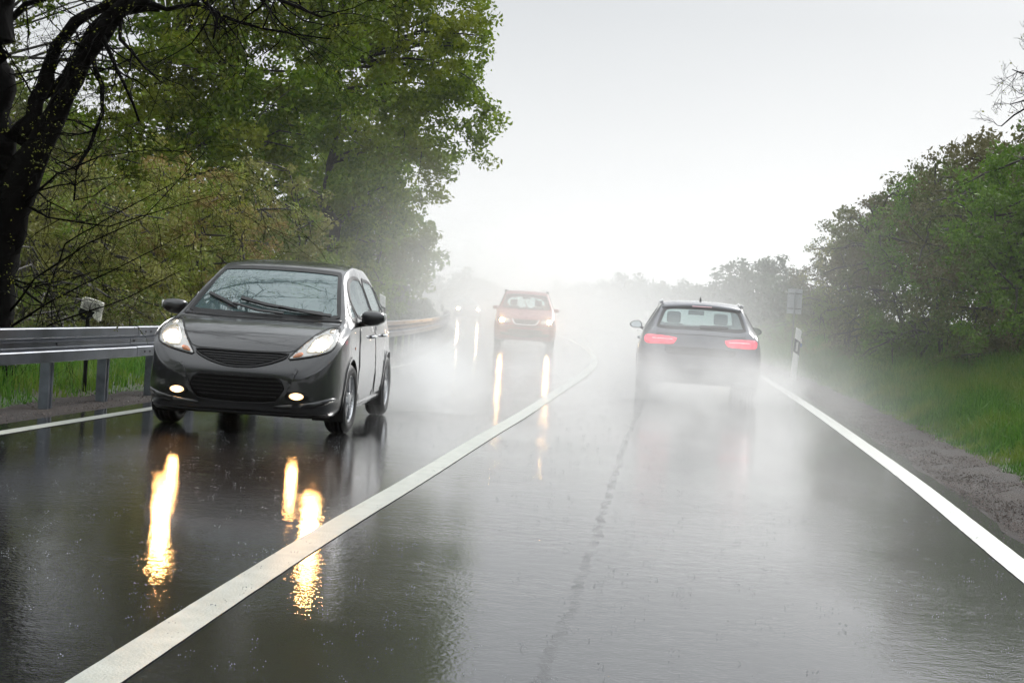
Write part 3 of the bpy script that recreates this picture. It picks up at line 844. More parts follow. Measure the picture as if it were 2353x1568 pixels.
def pp(lst, Y, dz=0):
    """picture polyline with widths in px at depth Y (list of x,y,w[,dy])"""
    pts, rad = [], []
    for t in lst:
        yy = Y+(t[3] if len(t) > 3 else 0)
        pts.append(tuple(at(t[0], t[1], yy))); rad.append(t[2]/2*yy/F0)
    return pts, rad
TY = 17.0
limbs = [
 pp([(-50, 930, 170), (-42, 760, 150), (-32, 560, 150), (-30, 380, 130), (-25, 200, 110), (-15, 0, 90), (0, -250, 60)], TY),
 pp([(-10, 560, 110), (40, 440, 95), (90, 340, 62), (150, 215, 50), (205, 110, 44), (265, 35, 46), (300, 0, 40, -.4), (380, -120, 30, -1)], TY),
 pp([(270, 25, 34), (330, 15, 26, -.1), (365, 22, 14, -.2)], TY),
 pp([(30, 330, 46), (75, 270, 42), (100, 190, 34), (125, 110, 30), (170, 50, 26), (230, 20, 22), (320, -30, 16, -.4)], TY),
 pp([(90, 230, 24), (150, 175, 26), (185, 120, 28), (215, 70, 20), (260, 20, 14)], TY+.2),
 pp([(-10, 60, 22), (60, 10, 16), (150, -20, 12)], TY+.3),
 # long overhanging twigs along the top
 pp([(300, 5, 20, -.6), (380, 20, 12, -.9), (450, 10, 9, -1.2), (560, 55, 7, -1.5), (650, 75, 5, -1.8), (760, 90, 3, -2)], TY),
 pp([(380, -120, 24, -1), (520, -60, 14, -2), (640, 0, 9, -3), (740, 40, 6, -3.6)], TY),
 pp([(420, -60, 14, -1), (500, 40, 8, -1.4), (490, 90, 4, -1.6)], TY),
 # drooping ones
 pp([(235, 70, 14), (250, 120, 10, -.2), (290, 200, 8, -.3), (320, 280, 5, -.4)], TY),
 pp([(210, 120, 14), (235, 200, 12, -.2), (235, 260, 10, -.3), (205, 340, 9, -.3), (175, 390, 7, -.4), (170, 460, 4, -.4)], TY),
 pp([(280, 20, 12), (275, 90, 9, -.3), (330, 150, 6, -.5), (370, 190, 3, -.6)], TY),
 # low fine branches fanning over the bushes
 pp([(40, 480, 9.9), (130, 400, 4.4, -.5), (230, 360, 3.3, -.8), (330, 345, 2.2, -1), (460, 350, 1.6, -1.4)], TY),
 pp([(20, 640, 8.8), (100, 700, 5.0, -.4), (150, 560, 3.9, -.7), (250, 500, 2.8, -1), (400, 420, 1.7, -1.4)], TY),
 pp([(60, 470, 7.7), (110, 500, 5.0, -.3), (250, 520, 3.3, -.8), (380, 480, 2.2, -1.2), (490, 450, 1.6, -1.5)], TY),
 pp([(20, 720, 6.6), (80, 640, 4.4, -.4), (200, 560, 3.3, -.8), (330, 500, 2.2, -1.1), (470, 350, 1.6, -1.4)], TY),
 pp([(10, 760, 6.6), (120, 690, 4.4, -.5), (260, 620, 2.8, -.9), (420, 540, 1.7, -1.3)], TY),
 pp([(30, 780, 5.0), (130, 740, 3.9, -.4), (280, 690, 2.8, -.8), (420, 620, 1.7, -1.2)], TY),
]
limbs += [
 ([(-6.3, 17, 5.6), (-5.6, 18, 6.9), (-4.6, 19, 7.9), (-3.4, 20, 8.3), (-2.0, 20.6, 8.3), (-.6, 21, 8.0)], [.12, .09, .06, .04, .025, .01]),
 ([(-4.6, 19, 7.9), (-3.8, 20.5, 8.9), (-2.8, 21.6, 9.4), (-1.6, 22.4, 9.5)], [.05, .035, .02, .01]),
 ([(-3.4, 20, 8.3), (-2.6, 19.0, 8.0), (-1.6, 18.4, 7.6)], [.035, .02, .008]),
 ([(-5.6, 18, 6.9), (-4.6, 18.6, 9.0), (-3.4, 19.4, 10.2), (-2.0, 20.2, 10.8)], [.06, .04, .025, .01])]
b0 = at(-50, 930, TY)
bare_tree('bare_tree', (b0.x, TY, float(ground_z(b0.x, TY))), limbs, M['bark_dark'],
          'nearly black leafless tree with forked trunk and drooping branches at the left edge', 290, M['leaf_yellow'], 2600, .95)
# tree to the right whose bare branch enters at the top right
RY = 16.5
l2 = [pp([(3050, 900, 60), (3020, 500, 50), (2950, 200, 40), (2850, 0, 26), (2750, -200, 16)], RY),
      pp([(2960, 260, 30), (2750, 250, 18), (2550, 200, 10), (2430, 215, 7), (2360, 245, 5), (2300, 290, 3)], RY),
      pp([(2430, 215, 6), (2370, 225, 4), (2320, 240, 2.5)], RY),
      pp([(2900, 120, 24), (2600, 110, 9), (2420, 150, 6), (2350, 170, 3.5), (2325, 160, 2)], RY)]
b1 = at(3050, 900, RY)
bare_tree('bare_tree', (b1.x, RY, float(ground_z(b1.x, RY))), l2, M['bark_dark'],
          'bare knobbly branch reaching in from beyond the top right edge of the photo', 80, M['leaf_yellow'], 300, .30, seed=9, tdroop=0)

# ------------------------------------------------------------------ guardrail
RAILOFF = .60
fine = np.arange(0, 95, .05)
nrm = dir_normal(LEF, fine)
rx = LEF(fine)-nrm[:, 0]*RAILOFF; ry = fine-nrm[:, 1]*RAILOFF
arc = np.concatenate([[0], np.cumsum(np.hypot(np.diff(rx), np.diff(ry)))])
def rail_at(s):
    x = np.interp(s, arc, rx); y = np.interp(s, arc, ry)
    x2 = np.interp(s+.05, arc, rx); y2 = np.interp(s+.05, arc, ry)
    d = np.array([x2-x, y2-y]); d = d/np.linalg.norm(d)
    return x, y, d
gr = empty('guardrail', (float(LEF(16))-.65, 16, 0), 0, 'galvanised steel guardrail with two-wave beam along the left side of the road', 'guardrail')
go = Vector(gr.location)
PROF = [(-.002, .74), (.012, .752), (.078, .750), (.084, .742), (.084, .668), (.078, .660), (.008, .632), (.003, .622), (.003, .575), (.008, .565), (.078, .545), (.084, .537), (.084, .452), (.078, .444), (.01, .436), (0, .446)]
s_joint = float(np.interp(16.62, ry, arc))
s_post = float(np.interp(14.61, ry, arc))
k0 = -3
for k in range(k0, 16):
    s0 = s_joint+4.0*k; s1 = s0+4.0
    if s0 < 1 or s1 > arc[-1]-.2: continue
    mb = MB(); rr = []
    ss = [s0-.16, s0-.15] + list(np.linspace(s0, s1, 9))
    for i, s in enumerate(ss):
        x, y, d = rail_at(s)
        pr = (.004 if i < 2 else 0)
        n_ = np.array([d[1], -d[0]])
        # proud lap at the start of every section
        lap = .0035*(1-(s-s0+.16)/4.2)
        rr.append([(x+n_[0]*(q[0]+lap)-go.x, y+n_[1]*(q[0]+lap)-go.y, q[1]+lap) for q in PROF])
    mb.rings(rr, closed=False, cap0=False, cap1=False)
    o = mb.build('rail_section', M['galv'], gr)
    md = o.modifiers.new('solid', 'SOLIDIFY'); md.thickness = .0028; md.offset = 0
    if k < 11:
        for ds, zz in [(.05, .70), (.05, .495), (.20, .70), (.20, .495), (-.06, .60), (2.0, .60)]:
            x, y, d = rail_at(s0+ds); n_ = np.array([d[1], -d[0]])
            off = .087 if zz != .60 else .006
            c = Vector((x+n_[0]*off-go.x, y+n_[1]*off-go.y, zz))
            bm_ = MB()
            bm_.tube([c-Vector((n_[0], n_[1], 0))*.006, c+Vector((n_[0], n_[1], 0))*.010], [.014, .011], 6)
            bm_.build('bolt', M['bolt'], o)
for k in range(-7, 47):
    s = s_post+1.345*k
    if s < 1 or s > arc[-1]-.3: continue
    x, y, d = rail_at(s); n_ = np.array([d[1], -d[0]])
    mb = MB()
    # sigma profile post: open channel
    a = .055; b = .10; t = .008
    prof = [(-a, .0), (-a, b/2-.02), (-a, b/2)]
    outl = [(-.050, .012), (-.050, .030), (-.022, .030), (-.018, .018), (.018, .018), (.022, .030), (.050, .030), (.050, .012), (.050, -.06), (.030, -.06), (.030, -.052), (.042, -.052), (.042, .022), (.03, .022), (.024, .010), (-.024, .010), (-.03, .022), (-.042, .022), (-.042, -.052), (-.030, -.052), (-.030, -.06), (-.050, -.06)]
    gz = -.25
    rr = []
    for z in (gz, .70 if False else .66):
        rr.append([(x+d[0]*p[0]+n_[0]*(p[1]-.045)-go.x, y+d[1]*p[0]+n_[1]*(p[1]-.045)-go.y, z) for p in outl])
    mb.rings(rr)
    mb.build('post', M['galvpost'], gr)
    sp = MB()
    c = Vector((x+n_[0]*-.007-go.x, y+n_[1]*-.007-go.y, .60))
    sp.box(c, (.09, .016, .07), Matrix.Rotation(math.atan2(d[1], d[0]), 3, 'Z'))
    sp.build('bracket', M['bolt'], gr)


# ------------------------------------------------------------------ delineators
def delineator(loc, rz, label, dots=False, lean=(0, 0), bottom=0.0, height=1.05, blue=False, group='white delineator posts'):
    root = empty('delineator_post', loc, rz, label, 'delineator', group)
    root.rotation_euler = (lean[0], lean[1], rz)
    w2, dp = .06, .055
    def sect(z0l, z0r, z1l, z1r, grow=0.0):
        g = grow
        x0, x1 = -w2-g, w2+g
        r = []
        pl = [(x0, -dp*.35-g), (x0+.02, -dp*.6-g), (x1-.02, -dp*.6-g), (x1, -dp*.35-g), (x1, dp*.3+g), (.03, dp+g), (-.03, dp+g), (x0, dp*.3+g)]
        def zz(x, a, b): return a+(b-a)*(x-x0)/(x1-x0)
        return [[(x, y, zz(x, z0l, z0r)) for x, y in pl], [(x, y, zz(x, z1l, z1r)) for x, y in pl]]
    s = .05
    mb = MB(); a, b = sect(bottom, bottom, height, height-.055); c_ = [(p[0]*.85, p[1]*.85, p[2]+.012) for p in b]
    mb.rings([a, b, c_])
    mb.build('post_body', M['white_plastic'], root, bevel=.004)
    mb = MB(); a, b = sect(height-.48, height-.48-s-.02, height-.21, height-.21-s-.02, .002)
    mb.rings([a, b]); band = mb.build('black_band', M['blackband'], root)
    mb = MB()
    if dots:
        for zc in (height-.29, height-.43):
            n = 14
            cz = zc-.03
            mb.add([(.028*math.cos(6.283*i/n), -dp*.6-.006, cz+.028*math.sin(6.283*i/n)) for i in range(n)] + [(.028*math.cos(6.283*i/n), -dp*.6+.004, cz+.028*math.sin(6.283*i/n)) for i in range(n)],
                   [tuple(range(n))[::-1]] + [(i, (i+1) % n, n+(i+1) % n, n+i) for i in range(n)])
    else:
        mb.box((0.0, -dp*.6-.003, height-.375), (.042, .008, .19))
    mb.build('reflector', M['reflector'], band)
    if blue:
        mb = MB(); mb.box((w2+.018, -.01, height-.34), (.03, .05, .08)); mb.build('wildlife_reflector', M['blue'], root, bevel=.004)
        mb = MB(); mb.box((w2+.014, -.01, height-.25), (.02, .04, .10)); mb.build('reflector_cap', M['cream'], root, bevel=.004)
    return root
p = at(1822, 866, 32.7)
delineator((p.x, 32.7, p.z), -.1, 'white delineator post with black band standing on the right gravel verge, tilted right', blue=True, lean=(0, .05), bottom=-.1, height=1.0)
p = at(884, 676, 33.4)
delineator((p.x, 33.4, p.z-1.0), 0, 'delineator with two round reflectors behind the right mirror of the grey car', dots=True, bottom=-.15, height=1.0, lean=(0, -.045))
p = at(1017, 688, 74)
delineator((p.x, 74, p.z-1.0), 0, 'tiny delineator with black band above the far curve of the guardrail', height=1.0, bottom=-.2)
p = at(1322, 760, 96)
delineator((p.x, 96, p.z-.02), 0, 'faint white delineator standing in the mist right of the red van', height=1.05, bottom=-.2)
p = at(1487, 715, 79)
delineator((p.x, 79, p.z-1.0), 0, 'white delineator seen just above the left mirror of the estate car', height=1.0, bottom=-.3)

# broken marker on the guardrail
p = at(211, 708, 16.9)
bk = empty('broken_marker', (p.x-.0, 16.9, .78), -.05, 'broken tilted cream reflector head with black stub above the guardrail', 'marker')
cz = p.z-.78
rot = Matrix.Rotation(R(9), 3, 'Y')
mb = MB()
pr = [(-.115, -.02), (-.115, .085), (-.105, .10), (-.06, .103), (.10, .088), (.113, .078), (.118, -.11), (.105, -.115), (.055, -.10), (.03, -.075), (.035, -.055), (.05, -.04), (.045, -.03), (-.05, -.03)]
mb.rings([[rot @ Vector((x, -.03, z)) + Vector((0, 0, cz)) for x, z in pr], [rot @ Vector((x, .03, z)) + Vector((0, 0, cz)) for x, z in pr]])
mb.build('marker_head', M['cream'], bk, bevel=.006)
mb = MB()
pr = [(-.088, -.015), (-.085, .065), (.088, .055), (.09, -.02)]
mb.rings([[rot @ Vector((x, -.036, z)) + Vector((0, 0, cz)) for x, z in pr], [rot @ Vector((x, -.028, z)) + Vector((0, 0, cz)) for x, z in pr]])
mb.build('reflector', pmat('aged_reflector', (.36, .35, .31), .3, var=.2, vscale=30, coat=.4), bk)
mb = MB()
pr = [(-.118, -.025), (.045, -.032), (.05, -.045), (.03, -.06), (.035, -.085), (.0, -.10), (-.03, -.13), (-.07, -.135), (-.10, -.10), (-.12, -.09)]
mb.rings([[rot @ Vector((x, -.025, z)) + Vector((0, 0, cz)) for x, z in pr], [rot @ Vector((x, .025, z)) + Vector((0, 0, cz)) for x, z in pr]])
mb.tube([(-.04, 0, cz-.10), (-.04, .02, -.10), (-.04, .03, -.8)], .022, 8)
mb.build('stub', M['black'], bk)

# ------------------------------------------------------------------ signs
p = at(1826, 692, 44)
sg = empty('traffic_sign', (p.x, 44, float(ground_z(p.x, 44))), -.05, 'back of a small rectangular sign on a dark pole with two crossbars, right verge', 'sign')
hz = p.z-sg.location.z
sg.rotation_euler = (0, -.005, -.05)
mb = MB(); mb.box((0, 0.02, hz), (.40, .004, .68)); mb.build('sign_panel', M['signgrey'], sg)
mb = MB(); mb.tube([(0, -.02, -.3), (0, -.02, hz+.26)], .022, 10); mb.build('pole', M['signpole'], sg, smooth=True)
for zz in (.21, -.2):
    mb = MB(); mb.box((0, .008, hz+zz), (.37, .016, .028)); mb.build('crossbar', M['signpole'], sg)
p = at(1767, 657, 86)
sg = empty('yield_sign', (p.x, 86, float(ground_z(p.x, 86))), 0, 'faint inverted triangular sign with red border in the mist', 'sign')
hz = p.z-sg.location.z
mb = MB(); t = .34
tri = [(-t, .30), (t, .30), (0, -.30)]
mb.rings([[(x, -.012, hz+z) for x, z in tri], [(x, .0, hz+z) for x, z in tri]]); mb.build('red_border', M['signred'], sg)
mb = MB(); tri = [(-t*.68, .235), (t*.68, .235), (0, -.17)]
mb.rings([[(x, -.018, hz+z) for x, z in tri], [(x, -.0125, hz+z) for x, z in tri]]); mb.build('white_field', M['signwhite'], sg)
mb = MB(); mb.tube([(0, .03, -.3), (0, .03, hz+.2)], .03, 8); mb.build('pole', M['signpole'], sg, smooth=True)
p = at(1710, 680, 92)
sg = empty('sign_board', (p.x, 92, float(ground_z(p.x, 92))), 0, 'pale blank board left of the triangular sign, almost lost in the mist', 'sign')
hz = p.z-sg.location.z
mb = MB(); mb.box((0, 0, hz), (1.0, .03, 1.1)); mb.build('panel', M['signwhite'], sg)
for x in (-.35, .35):
    mb = MB(); mb.tube([(x, .04, -.3), (x, .04, hz+.5)], .03, 8); mb.build('pole', M['signpole'], sg)
p = at(914, 693, 60)
sg = empty('sign_board', (p.x, 60, float(ground_z(p.x, 60))), .05, 'dark grey rectangular board behind the guardrail near the tall tree', 'sign')
hz = p.z-sg.location.z
mb = MB(); mb.box((0, 0, hz), (.85, .04, 1.25)); mb.build('panel', M['signdark'], sg)
for x in (-.3, .3):
    mb = MB(); mb.tube([(x, .06, -.3), (x, .06, hz+.6)], .03, 8); mb.build('pole', M['signpole'], sg)


# ------------------------------------------------------------------ cars
def catmull(pts, n):
    P = [np.array(p, float) for p in pts]; P = [2*P[0]-P[1]]+P+[2*P[-1]-P[-2]]
    out = []
    for i in range(1, len(P)-2):
        for j in range(n):
            t = j/n
            out.append(.5*((2*P[i])+(-P[i-1]+P[i+1])*t+(2*P[i-1]-5*P[i]+4*P[i+1]-P[i+2])*t*t+(-P[i-1]+3*P[i]-3*P[i+1]+P[i+2])*t**3))
    out.append(P[-2]); return out


def rnd(poly, n=2):
    """Chaikin corner smoothing of a closed polygon"""
    for _ in range(n):
        q = []
        for i in range(len(poly)):
            a, b = poly[i], poly[(i+1) % len(poly)]
            q += [(a[0]*.8+b[0]*.2, a[1]*.8+b[1]*.2), (a[0]*.2+b[0]*.8, a[1]*.2+b[1]*.8)]
        poly = q
    return poly


def inside(poly, x, y):
    c = False; n = len(poly)
    for i in range(n):
        x1, y1 = poly[i]; x2, y2 = poly[(i+1) % n]
        if (y1 > y) != (y2 > y) and x < (x2-x1)*(y-y1)/(y2-y1)+x1: c = not c
    return c


def mirror(poly): return [(-x, y) for x, y in reversed(poly)]


class Car:
    def __init__(s, name, loc, rz, L, prof, wheels, body_mat, label, cat='car', tyre_r=.305, tyre_w=.19, vmax=None):
        s.L = L; s.root = empty(name, (0, 0, 0), 0, label, cat)
        s.sh = Vector((0, -L/2, 0))
        c, sn = math.cos(rz), math.sin(rz)
        s.root.location = (loc[0]-sn*(L/2), loc[1]+c*(L/2), 0)
        s.root.rotation_euler = (0, 0, rz)
        s.bm = body_mat
        g = {k: pchip(prof[k]) for k in prof}
        st = np.unique(np.round(np.concatenate([[0, .004, .012, .025, .042, .065], np.arange(.09, L-.09, .03), [L-.09, L-.065, L-.042, L-.025, L-.012, L-.004, L]]), 4))
        rows = []
        for v in st:
            T, zb, Wd, B, wb, wr, e = [float(g[k](v)) for k in ('T', 'zb', 'W', 'B', 'wb', 'wr', 'e')]
            ctl = [(0, zb), (Wd*.78, zb), (Wd-.035, zb+.035), (Wd, zb+.36*(B-zb)), (Wd-.004, zb+.66*(B-zb)), (wb, B),
                   ((wb+wr)/2+.012, (B+T-e)/2), (wr, T-e), (wr-.07, T-e*.40), (wr*.55, T-e*.10), (0, T)]
            half = catmull(ctl, 6)
            rows.append([(p[0], v, p[1]) for p in half])
        K = len(rows[0])
        s.rows = rows
        V = []
        for r in rows:
            V += [tuple(p) for p in r] + [(-p[0], p[1], p[2]) for p in r[1:-1]][::-1]
        n = 2*K-2
        F = []
        for i in range(len(rows)-1):
            for k in range(n):
                a, b = i*n+k, i*n+(k+1) % n
                F.append((a, a+n, b+n, b))
        # end caps : rings shrinking to the middle
        def cap(i, flip):
            base = list(range(i*n, i*n+n)); prev = base
            cz = sum(V[q][2] for q in base)/n; v0 = V[base[0]][1]
            for sc in (.8, .55, .3):
                cur = []
                for q in base:
                    x, y, z = V[q]
                    cur.append(len(V)); V.append((x*sc, v0, cz+(z-cz)*sc))
                for k in range(n):
                    f = (prev[k], prev[(k+1) % n], cur[(k+1) % n], cur[k])
                    F.append(f if not flip else f[::-1])
                prev = cur
            F.append(tuple(prev) if not flip else tuple(prev[::-1]))
        cap(0, False); cap(len(rows)-1, True)
        s.V, s.F = V, F
        s.bvh = BVHTree.FromPolygons([Vector(p) for p in V], F)
        s.cuts = []   # (axis, poly)
        s.wheels = wheels; s.tr = tyre_r; s.tw = tyre_w; s.archr = tyre_r+.045
    def put(s, mb, name, mat, parent=None, smooth=True):
        mb.v = [tuple(Vector(p)+s.sh) for p in mb.v]
        return mb.build(name, mat, parent or s.root, smooth)
    def cast(s, axis, a, b):
        if axis == 'f': o, d = Vector((a, -2, b)), Vector((0, 1, 0))
        elif axis == 'r': o, d = Vector((a, s.L+2, b)), Vector((0, -1, 0))
        elif axis == 's+': o, d = Vector((3, a, b)), Vector((-1, 0, 0))
        elif axis == 's-': o, d = Vector((-3, a, b)), Vector((1, 0, 0))
        elif axis == 't': o, d = Vector((a, b, 4)), Vector((0, 0, -1))
        h = s.bvh.ray_cast(o, d)
        if h[0] is None:
            guess = {'f': Vector((a, .1, b)), 'r': Vector((a, s.L-.1, b)), 's+': Vector((.8, a, b)), 's-': Vector((-.8, a, b)), 't': Vector((a, b, 1.4))}[axis]
            h = s.bvh.find_nearest(guess)
        nn = h[1]
        if nn.dot(-d) < 0: nn = -nn
        return h[0], nn, d
    def patch(s, name, axis, poly, mat, off=.004, parent=None, depth=.01, step=.035, round_=1, cut=False, smooth=True, bulge=0.0):
        if round_: poly = rnd(poly, round_)
        ar = sum(poly[i][0]*poly[(i+1) % len(poly)][1]-poly[(i+1) % len(poly)][0]*poly[i][1] for i in range(len(poly)))
        if ar < 0: poly = poly[::-1]
        # resample boundary
        B = []
        for i in range(len(poly)):
            a, b = poly[i], poly[(i+1) % len(poly)]
            n = max(1, int(math.hypot(b[0]-a[0], b[1]-a[1])/step))
            for j in range(n): B.append((a[0]+(b[0]-a[0])*j/n, a[1]+(b[1]-a[1])*j/n))
        nb = len(B)
        xs = [p[0] for p in B]; ys = [p[1] for p in B]
        I = []
        x = min(xs)+step*.5
        while x < max(xs):
            y = min(ys)+step*.5
            while y < max(ys):
                if inside(B, x, y) and min((x-p[0])**2+(y-p[1])**2 for p in B) > (step*.45)**2: I.append((x, y))
                y += step
            x += step
        pts = [Vector(p) for p in B+I]
        vo, eo, fo, ov, oe, of = delaunay_2d_cdt(pts, [(i, (i+1) % nb) for i in range(nb)], [list(range(nb))], 1, 1e-6)
        V = []; Nn = []; D = None
        for q in vo:
            h, nn, d = s.cast(axis, q.x, q.y)
            D = d
            dd = 0
            if bulge:
                m = min(math.hypot(q.x-p[0], q.y-p[1]) for p in B)
                dd = bulge*min(1, m/.05)
            V.append(h+nn*(off+dd)); Nn.append(nn)
        # the faces, oriented outward
        F = []
        for f in fo:
            f = tuple(f)
            a, b, c = V[f[0]], V[f[1]], V[f[2]]
            if (b-a).cross(c-a).dot(Nn[f[0]]) < 0: f = f[::-1]
            F.append(f)
        if depth:
            # skirt round the border
            cnt = {}
            for f in F:
                for i in range(len(f)):
                    e = (f[i], f[(i+1) % len(f)]); cnt[tuple(sorted(e))] = cnt.get(tuple(sorted(e)), [])+[e]
            low = {}
            for k_, es in cnt.items():
                if len(es) == 1:
                    a, b = es[0]
                    for q in (a, b):
                        if q not in low:
                            low[q] = len(V); V.append(V[q]-Nn[q]*depth)
                    F.append((b, a, low[a], low[b]))
        mb = MB(); mb.add([tuple(p) for p in V], F)
        o = s.put(mb, name, mat, parent, smooth)
        if cut: s.cuts.append((axis, B))
        return o
    def ribbon(s, name, axis, line, w, mat, off=.004, parent=None, depth=.006, closed=False, step=.03, lift=None):
        """strip following a line over the body"""
        P = [Vector(p) for p in line]
        if closed: P = P+[P[0]]
        Q = []
        for i in range(len(P)-1):
            n = max(1, int((P[i+1]-P[i]).length/step))
            for j in range(n): Q.append(P[i].lerp(P[i+1], j/n))
        if not closed: Q.append(P[-1])
        n = len(Q); rr = []
        for i, q in enumerate(Q):
            t = (Q[(i+1) % n]-Q[i-1]) if closed else (Q[min(i+1, n-1)]-Q[max(i-1, 0)])
            t = t.normalized() if t.length > 1e-9 else Vector((1, 0))
            m = Vector((-t.y, t.x))
            ww = w if not hasattr(w, '__len__') else w[0]+(w[1]-w[0])*i/(n-1)
            ring = []
            lf = (lift[0]+(lift[1]-lift[0])*i/(n-1)) if lift else 0
            for sgn, lo in ((-1, 1), (-1, 0), (1, 0), (1, 1)):
                a = q+m*sgn*ww/2
                h, nn, d = s.cast(axis, a.x, a.y)
                ring.append(h+nn*(off+lf-(depth if lo else 0)))
            rr.append(ring)
        if closed: rr.append(rr[0])
        mb = MB(); mb.rings(rr, closed=True, cap0=not closed, cap1=not closed)
        return s.put(mb, name, mat, parent, False)
    def finish(s, body_name='body'):
        """body with wheel arches and window openings removed"""
        keep = []
        bb = {}
        for i, f in enumerate(s.F):
            P = [s.V[q] for q in f]
            cx = sum(p[0] for p in P)/len(P); cy = sum(p[1] for p in P)/len(P); cz = sum(p[2] for p in P)/len(P)
            drop = False
            for vw in s.wheels:
                if abs(cx) > .45 and (cy-vw)**2+(cz-s.tr)**2 < s.archr**2: drop = True
            if not drop:
                for axis, poly in s.cuts:
                    if axis == 'f' and not (cy < s.L*.55 and cz > .75): continue
                    if axis == 'r' and not (cy > s.L*.55 and cz > .75): continue
                    if axis == 's+' and not cx > .3: continue
                    if axis == 's-' and not cx < -.3: continue
                    if axis in 'fr': ok = all(inside(poly, p[0], p[2]) for p in P)
                    else: ok = all(inside(poly, p[1], p[2]) for p in P)
                    if ok: drop = True; break
            if not drop: keep.append(f)
        mb = MB(); mb.add(s.V, keep)
        return s.put(mb, body_name, s.bm)
    def arches(s, lip=None):
        for vw in s.wheels:
            for sg in (-1, 1):
                mb = MB(); rr = []
                # liner: half tube and inner disc
                n = 20
                for u in (.83, .56):
                    rr.append([(sg*u, vw+(s.archr+.002)*math.cos(a), s.tr+(s.archr+.002)*math.sin(a)) for a in np.linspace(-.55, math.pi+.55, n)])
                mb.rings(rr, closed=False, cap0=False, cap1=True)
                s.put(mb, 'wheel_arch_liner', M['liner'], s.root)
    def wheel(s, vw, sg, w_out, spokes=5, steer=0, rimmat=None, detail=True):
        r = s.tr; tw = s.tw
        e = bpy.data.objects.new('wheel', None); COL.objects.link(e); e.parent = s.root
        e.location = Vector((sg*(w_out-tw/2), vw, r))+s.sh
        e.rotation_euler = (0, 0, steer if sg > 0 else math.pi+steer)
        # local: +X outward
        prof = [(-tw/2+.02, r*.66), (-tw/2, r*.74), (-tw/2, r*.90), (-tw/2+.025, r*.985), (-.05, r), (-.048, r*.982), (-.038, r*.982), (-.036, r), (-.004, r), (-.002, r*.98), (.010, r*.98), (.012, r), (.036, r), (.038, r*.982), (.048, r*.982), (.05, r), (tw/2-.025, r*.985), (tw/2, r*.90), (tw/2, r*.74), (tw/2-.015, r*.665)]
        n = 40
        mb = MB(); mb.rings([[(x, rr_*math.cos(2*math.pi*k/n), rr_*math.sin(2*math.pi*k/n)) for k in range(n)] for x, rr_ in prof], cap0=False, cap1=False)
        mb.build('tyre', M['rubber'], e, smooth=True)
        R1 = r*.675
        mb = MB()
        x0 = tw/2-.018
        barrel = [(x0+.004, R1), (x0+.006, R1*.955), (x0-.012, R1*.93), (-tw/2+.03, R1*.90)]
        mb.rings([[(x, q*math.cos(2*math.pi*k/n), q*math.sin(2*math.pi*k/n)) for k in range(n)] for x, q in barrel], cap0=False, cap1=False)
        for k in range(spokes):
            a0 = 2*math.pi*k/spokes+.3
            for da in ((-.13, .13) if detail else (0,)):
                a = a0+da
                u = Vector((0, math.cos(a), math.sin(a))); t = Vector((0, -math.sin(a), math.cos(a)))
                rr = []
                for q, wd, xx in ((.02, .022, x0-.005), (R1*.35, .019, x0+.002), (R1*.7, .016, x0-.002), (R1*.96, .022, x0-.004)):
                    c = u*q*1.0 + Vector((xx, 0, 0)) + t*(da*q*.18)
                    rr.append([c-t*wd*.5+Vector((-.02, 0, 0)), c-t*wd*.5, c+t*wd*.5, c+t*wd*.5+Vector((-.02, 0, 0))])
                mb.rings(rr)
        m2 = 16
        mb.rings([[(x, q*math.cos(2*math.pi*k/m2), q*math.sin(2*math.pi*k/m2)) for k in range(m2)] for x, q in ((x0-.03, .055), (x0+.004, .052), (x0+.010, .03))])
        mb.build('rim', rimmat or M['alloy'], e, smooth=False)
        mb = MB(); mb.rings([[(x, q*math.cos(2*math.pi*k/24), q*math.sin(2*math.pi*k/24)) for k in range(24)] for x, q in ((.0, R1*.88), (.02, R1*.6), (.02, R1*.1))])
        mb.build('brake_disc', M['satin'], e)
        return e
    def mirror_pod(s, poly, v, depth, mat, arm, glass=False, tilt=0, name='door_mirror'):
        cx = sum(p[0] for p in poly)/len(poly); cz = sum(p[1] for p in poly)/len(poly)
        P = rnd(poly, 2)
        def ring(sc, vv): return [(cx+(x-cx)*sc, vv, cz+(z-cz)*sc) for x, z in P]
        mb = MB()
        if glass:  # seen from the open side: glass faces v0
            rr = [ring(.86, v+.012), ring(.95, v), ring(1.0, v+.02), ring(.97, v+depth*.5), ring(.75, v+depth*.85), ring(.3, v+depth)]
        else:
            rr = [ring(.25, v-.005), ring(.62, v+.006), ring(.86, v+.028), ring(.98, v+.065), ring(1.0, v+depth*.8), ring(.95, v+depth)]
        mb.rings(rr)
        o = s.put(mb, name, mat)
        if glass:
            mb = MB(); mb.rings([ring(.84, v+.008), ring(.85, v+.014)]); s.put(mb, 'mirror_glass', M['mirror_glass'], o, False)
        mb = MB(); mb.tube([arm[0], arm[1]], [.028, .02], 8); s.put(mb, 'mirror_arm', M['satin'], o)
        return o
    def seat(s, u, v, z=.55, w=.5, facing=1, mat=None, hz=.62):
        """car seat, backrest with headrest"""
        mb = MB()
        def rb(c, d, tilt):
            rot = Matrix.Rotation(tilt, 3, 'X')
            rr = []
            for t, sc in ((-.5, .75), (-.42, .95), (-.2, 1), (.2, 1), (.42, .93), (.5, .7)):
                ring = []
                for k in range(16):
                    a = 2*math.pi*k/16
                    cx_, cy_ = math.cos(a), math.sin(a)
                    cx_ = math.copysign(abs(cx_)**.5, cx_); cy_ = math.copysign(abs(cy_)**.6, cy_)
                    ring.append(rot @ Vector((cx_*d[0]/2*sc, cy_*d[1]/2*sc, t*d[2]))+Vector(c))
                rr.append(ring)
            mb.rings(rr)
        rb((u, v, z+hz/2), (w, .12, hz), -.18*facing)
        rb((u, v+.11*facing, z+hz+.10), (w*.52, .09, .18), -.1*facing)
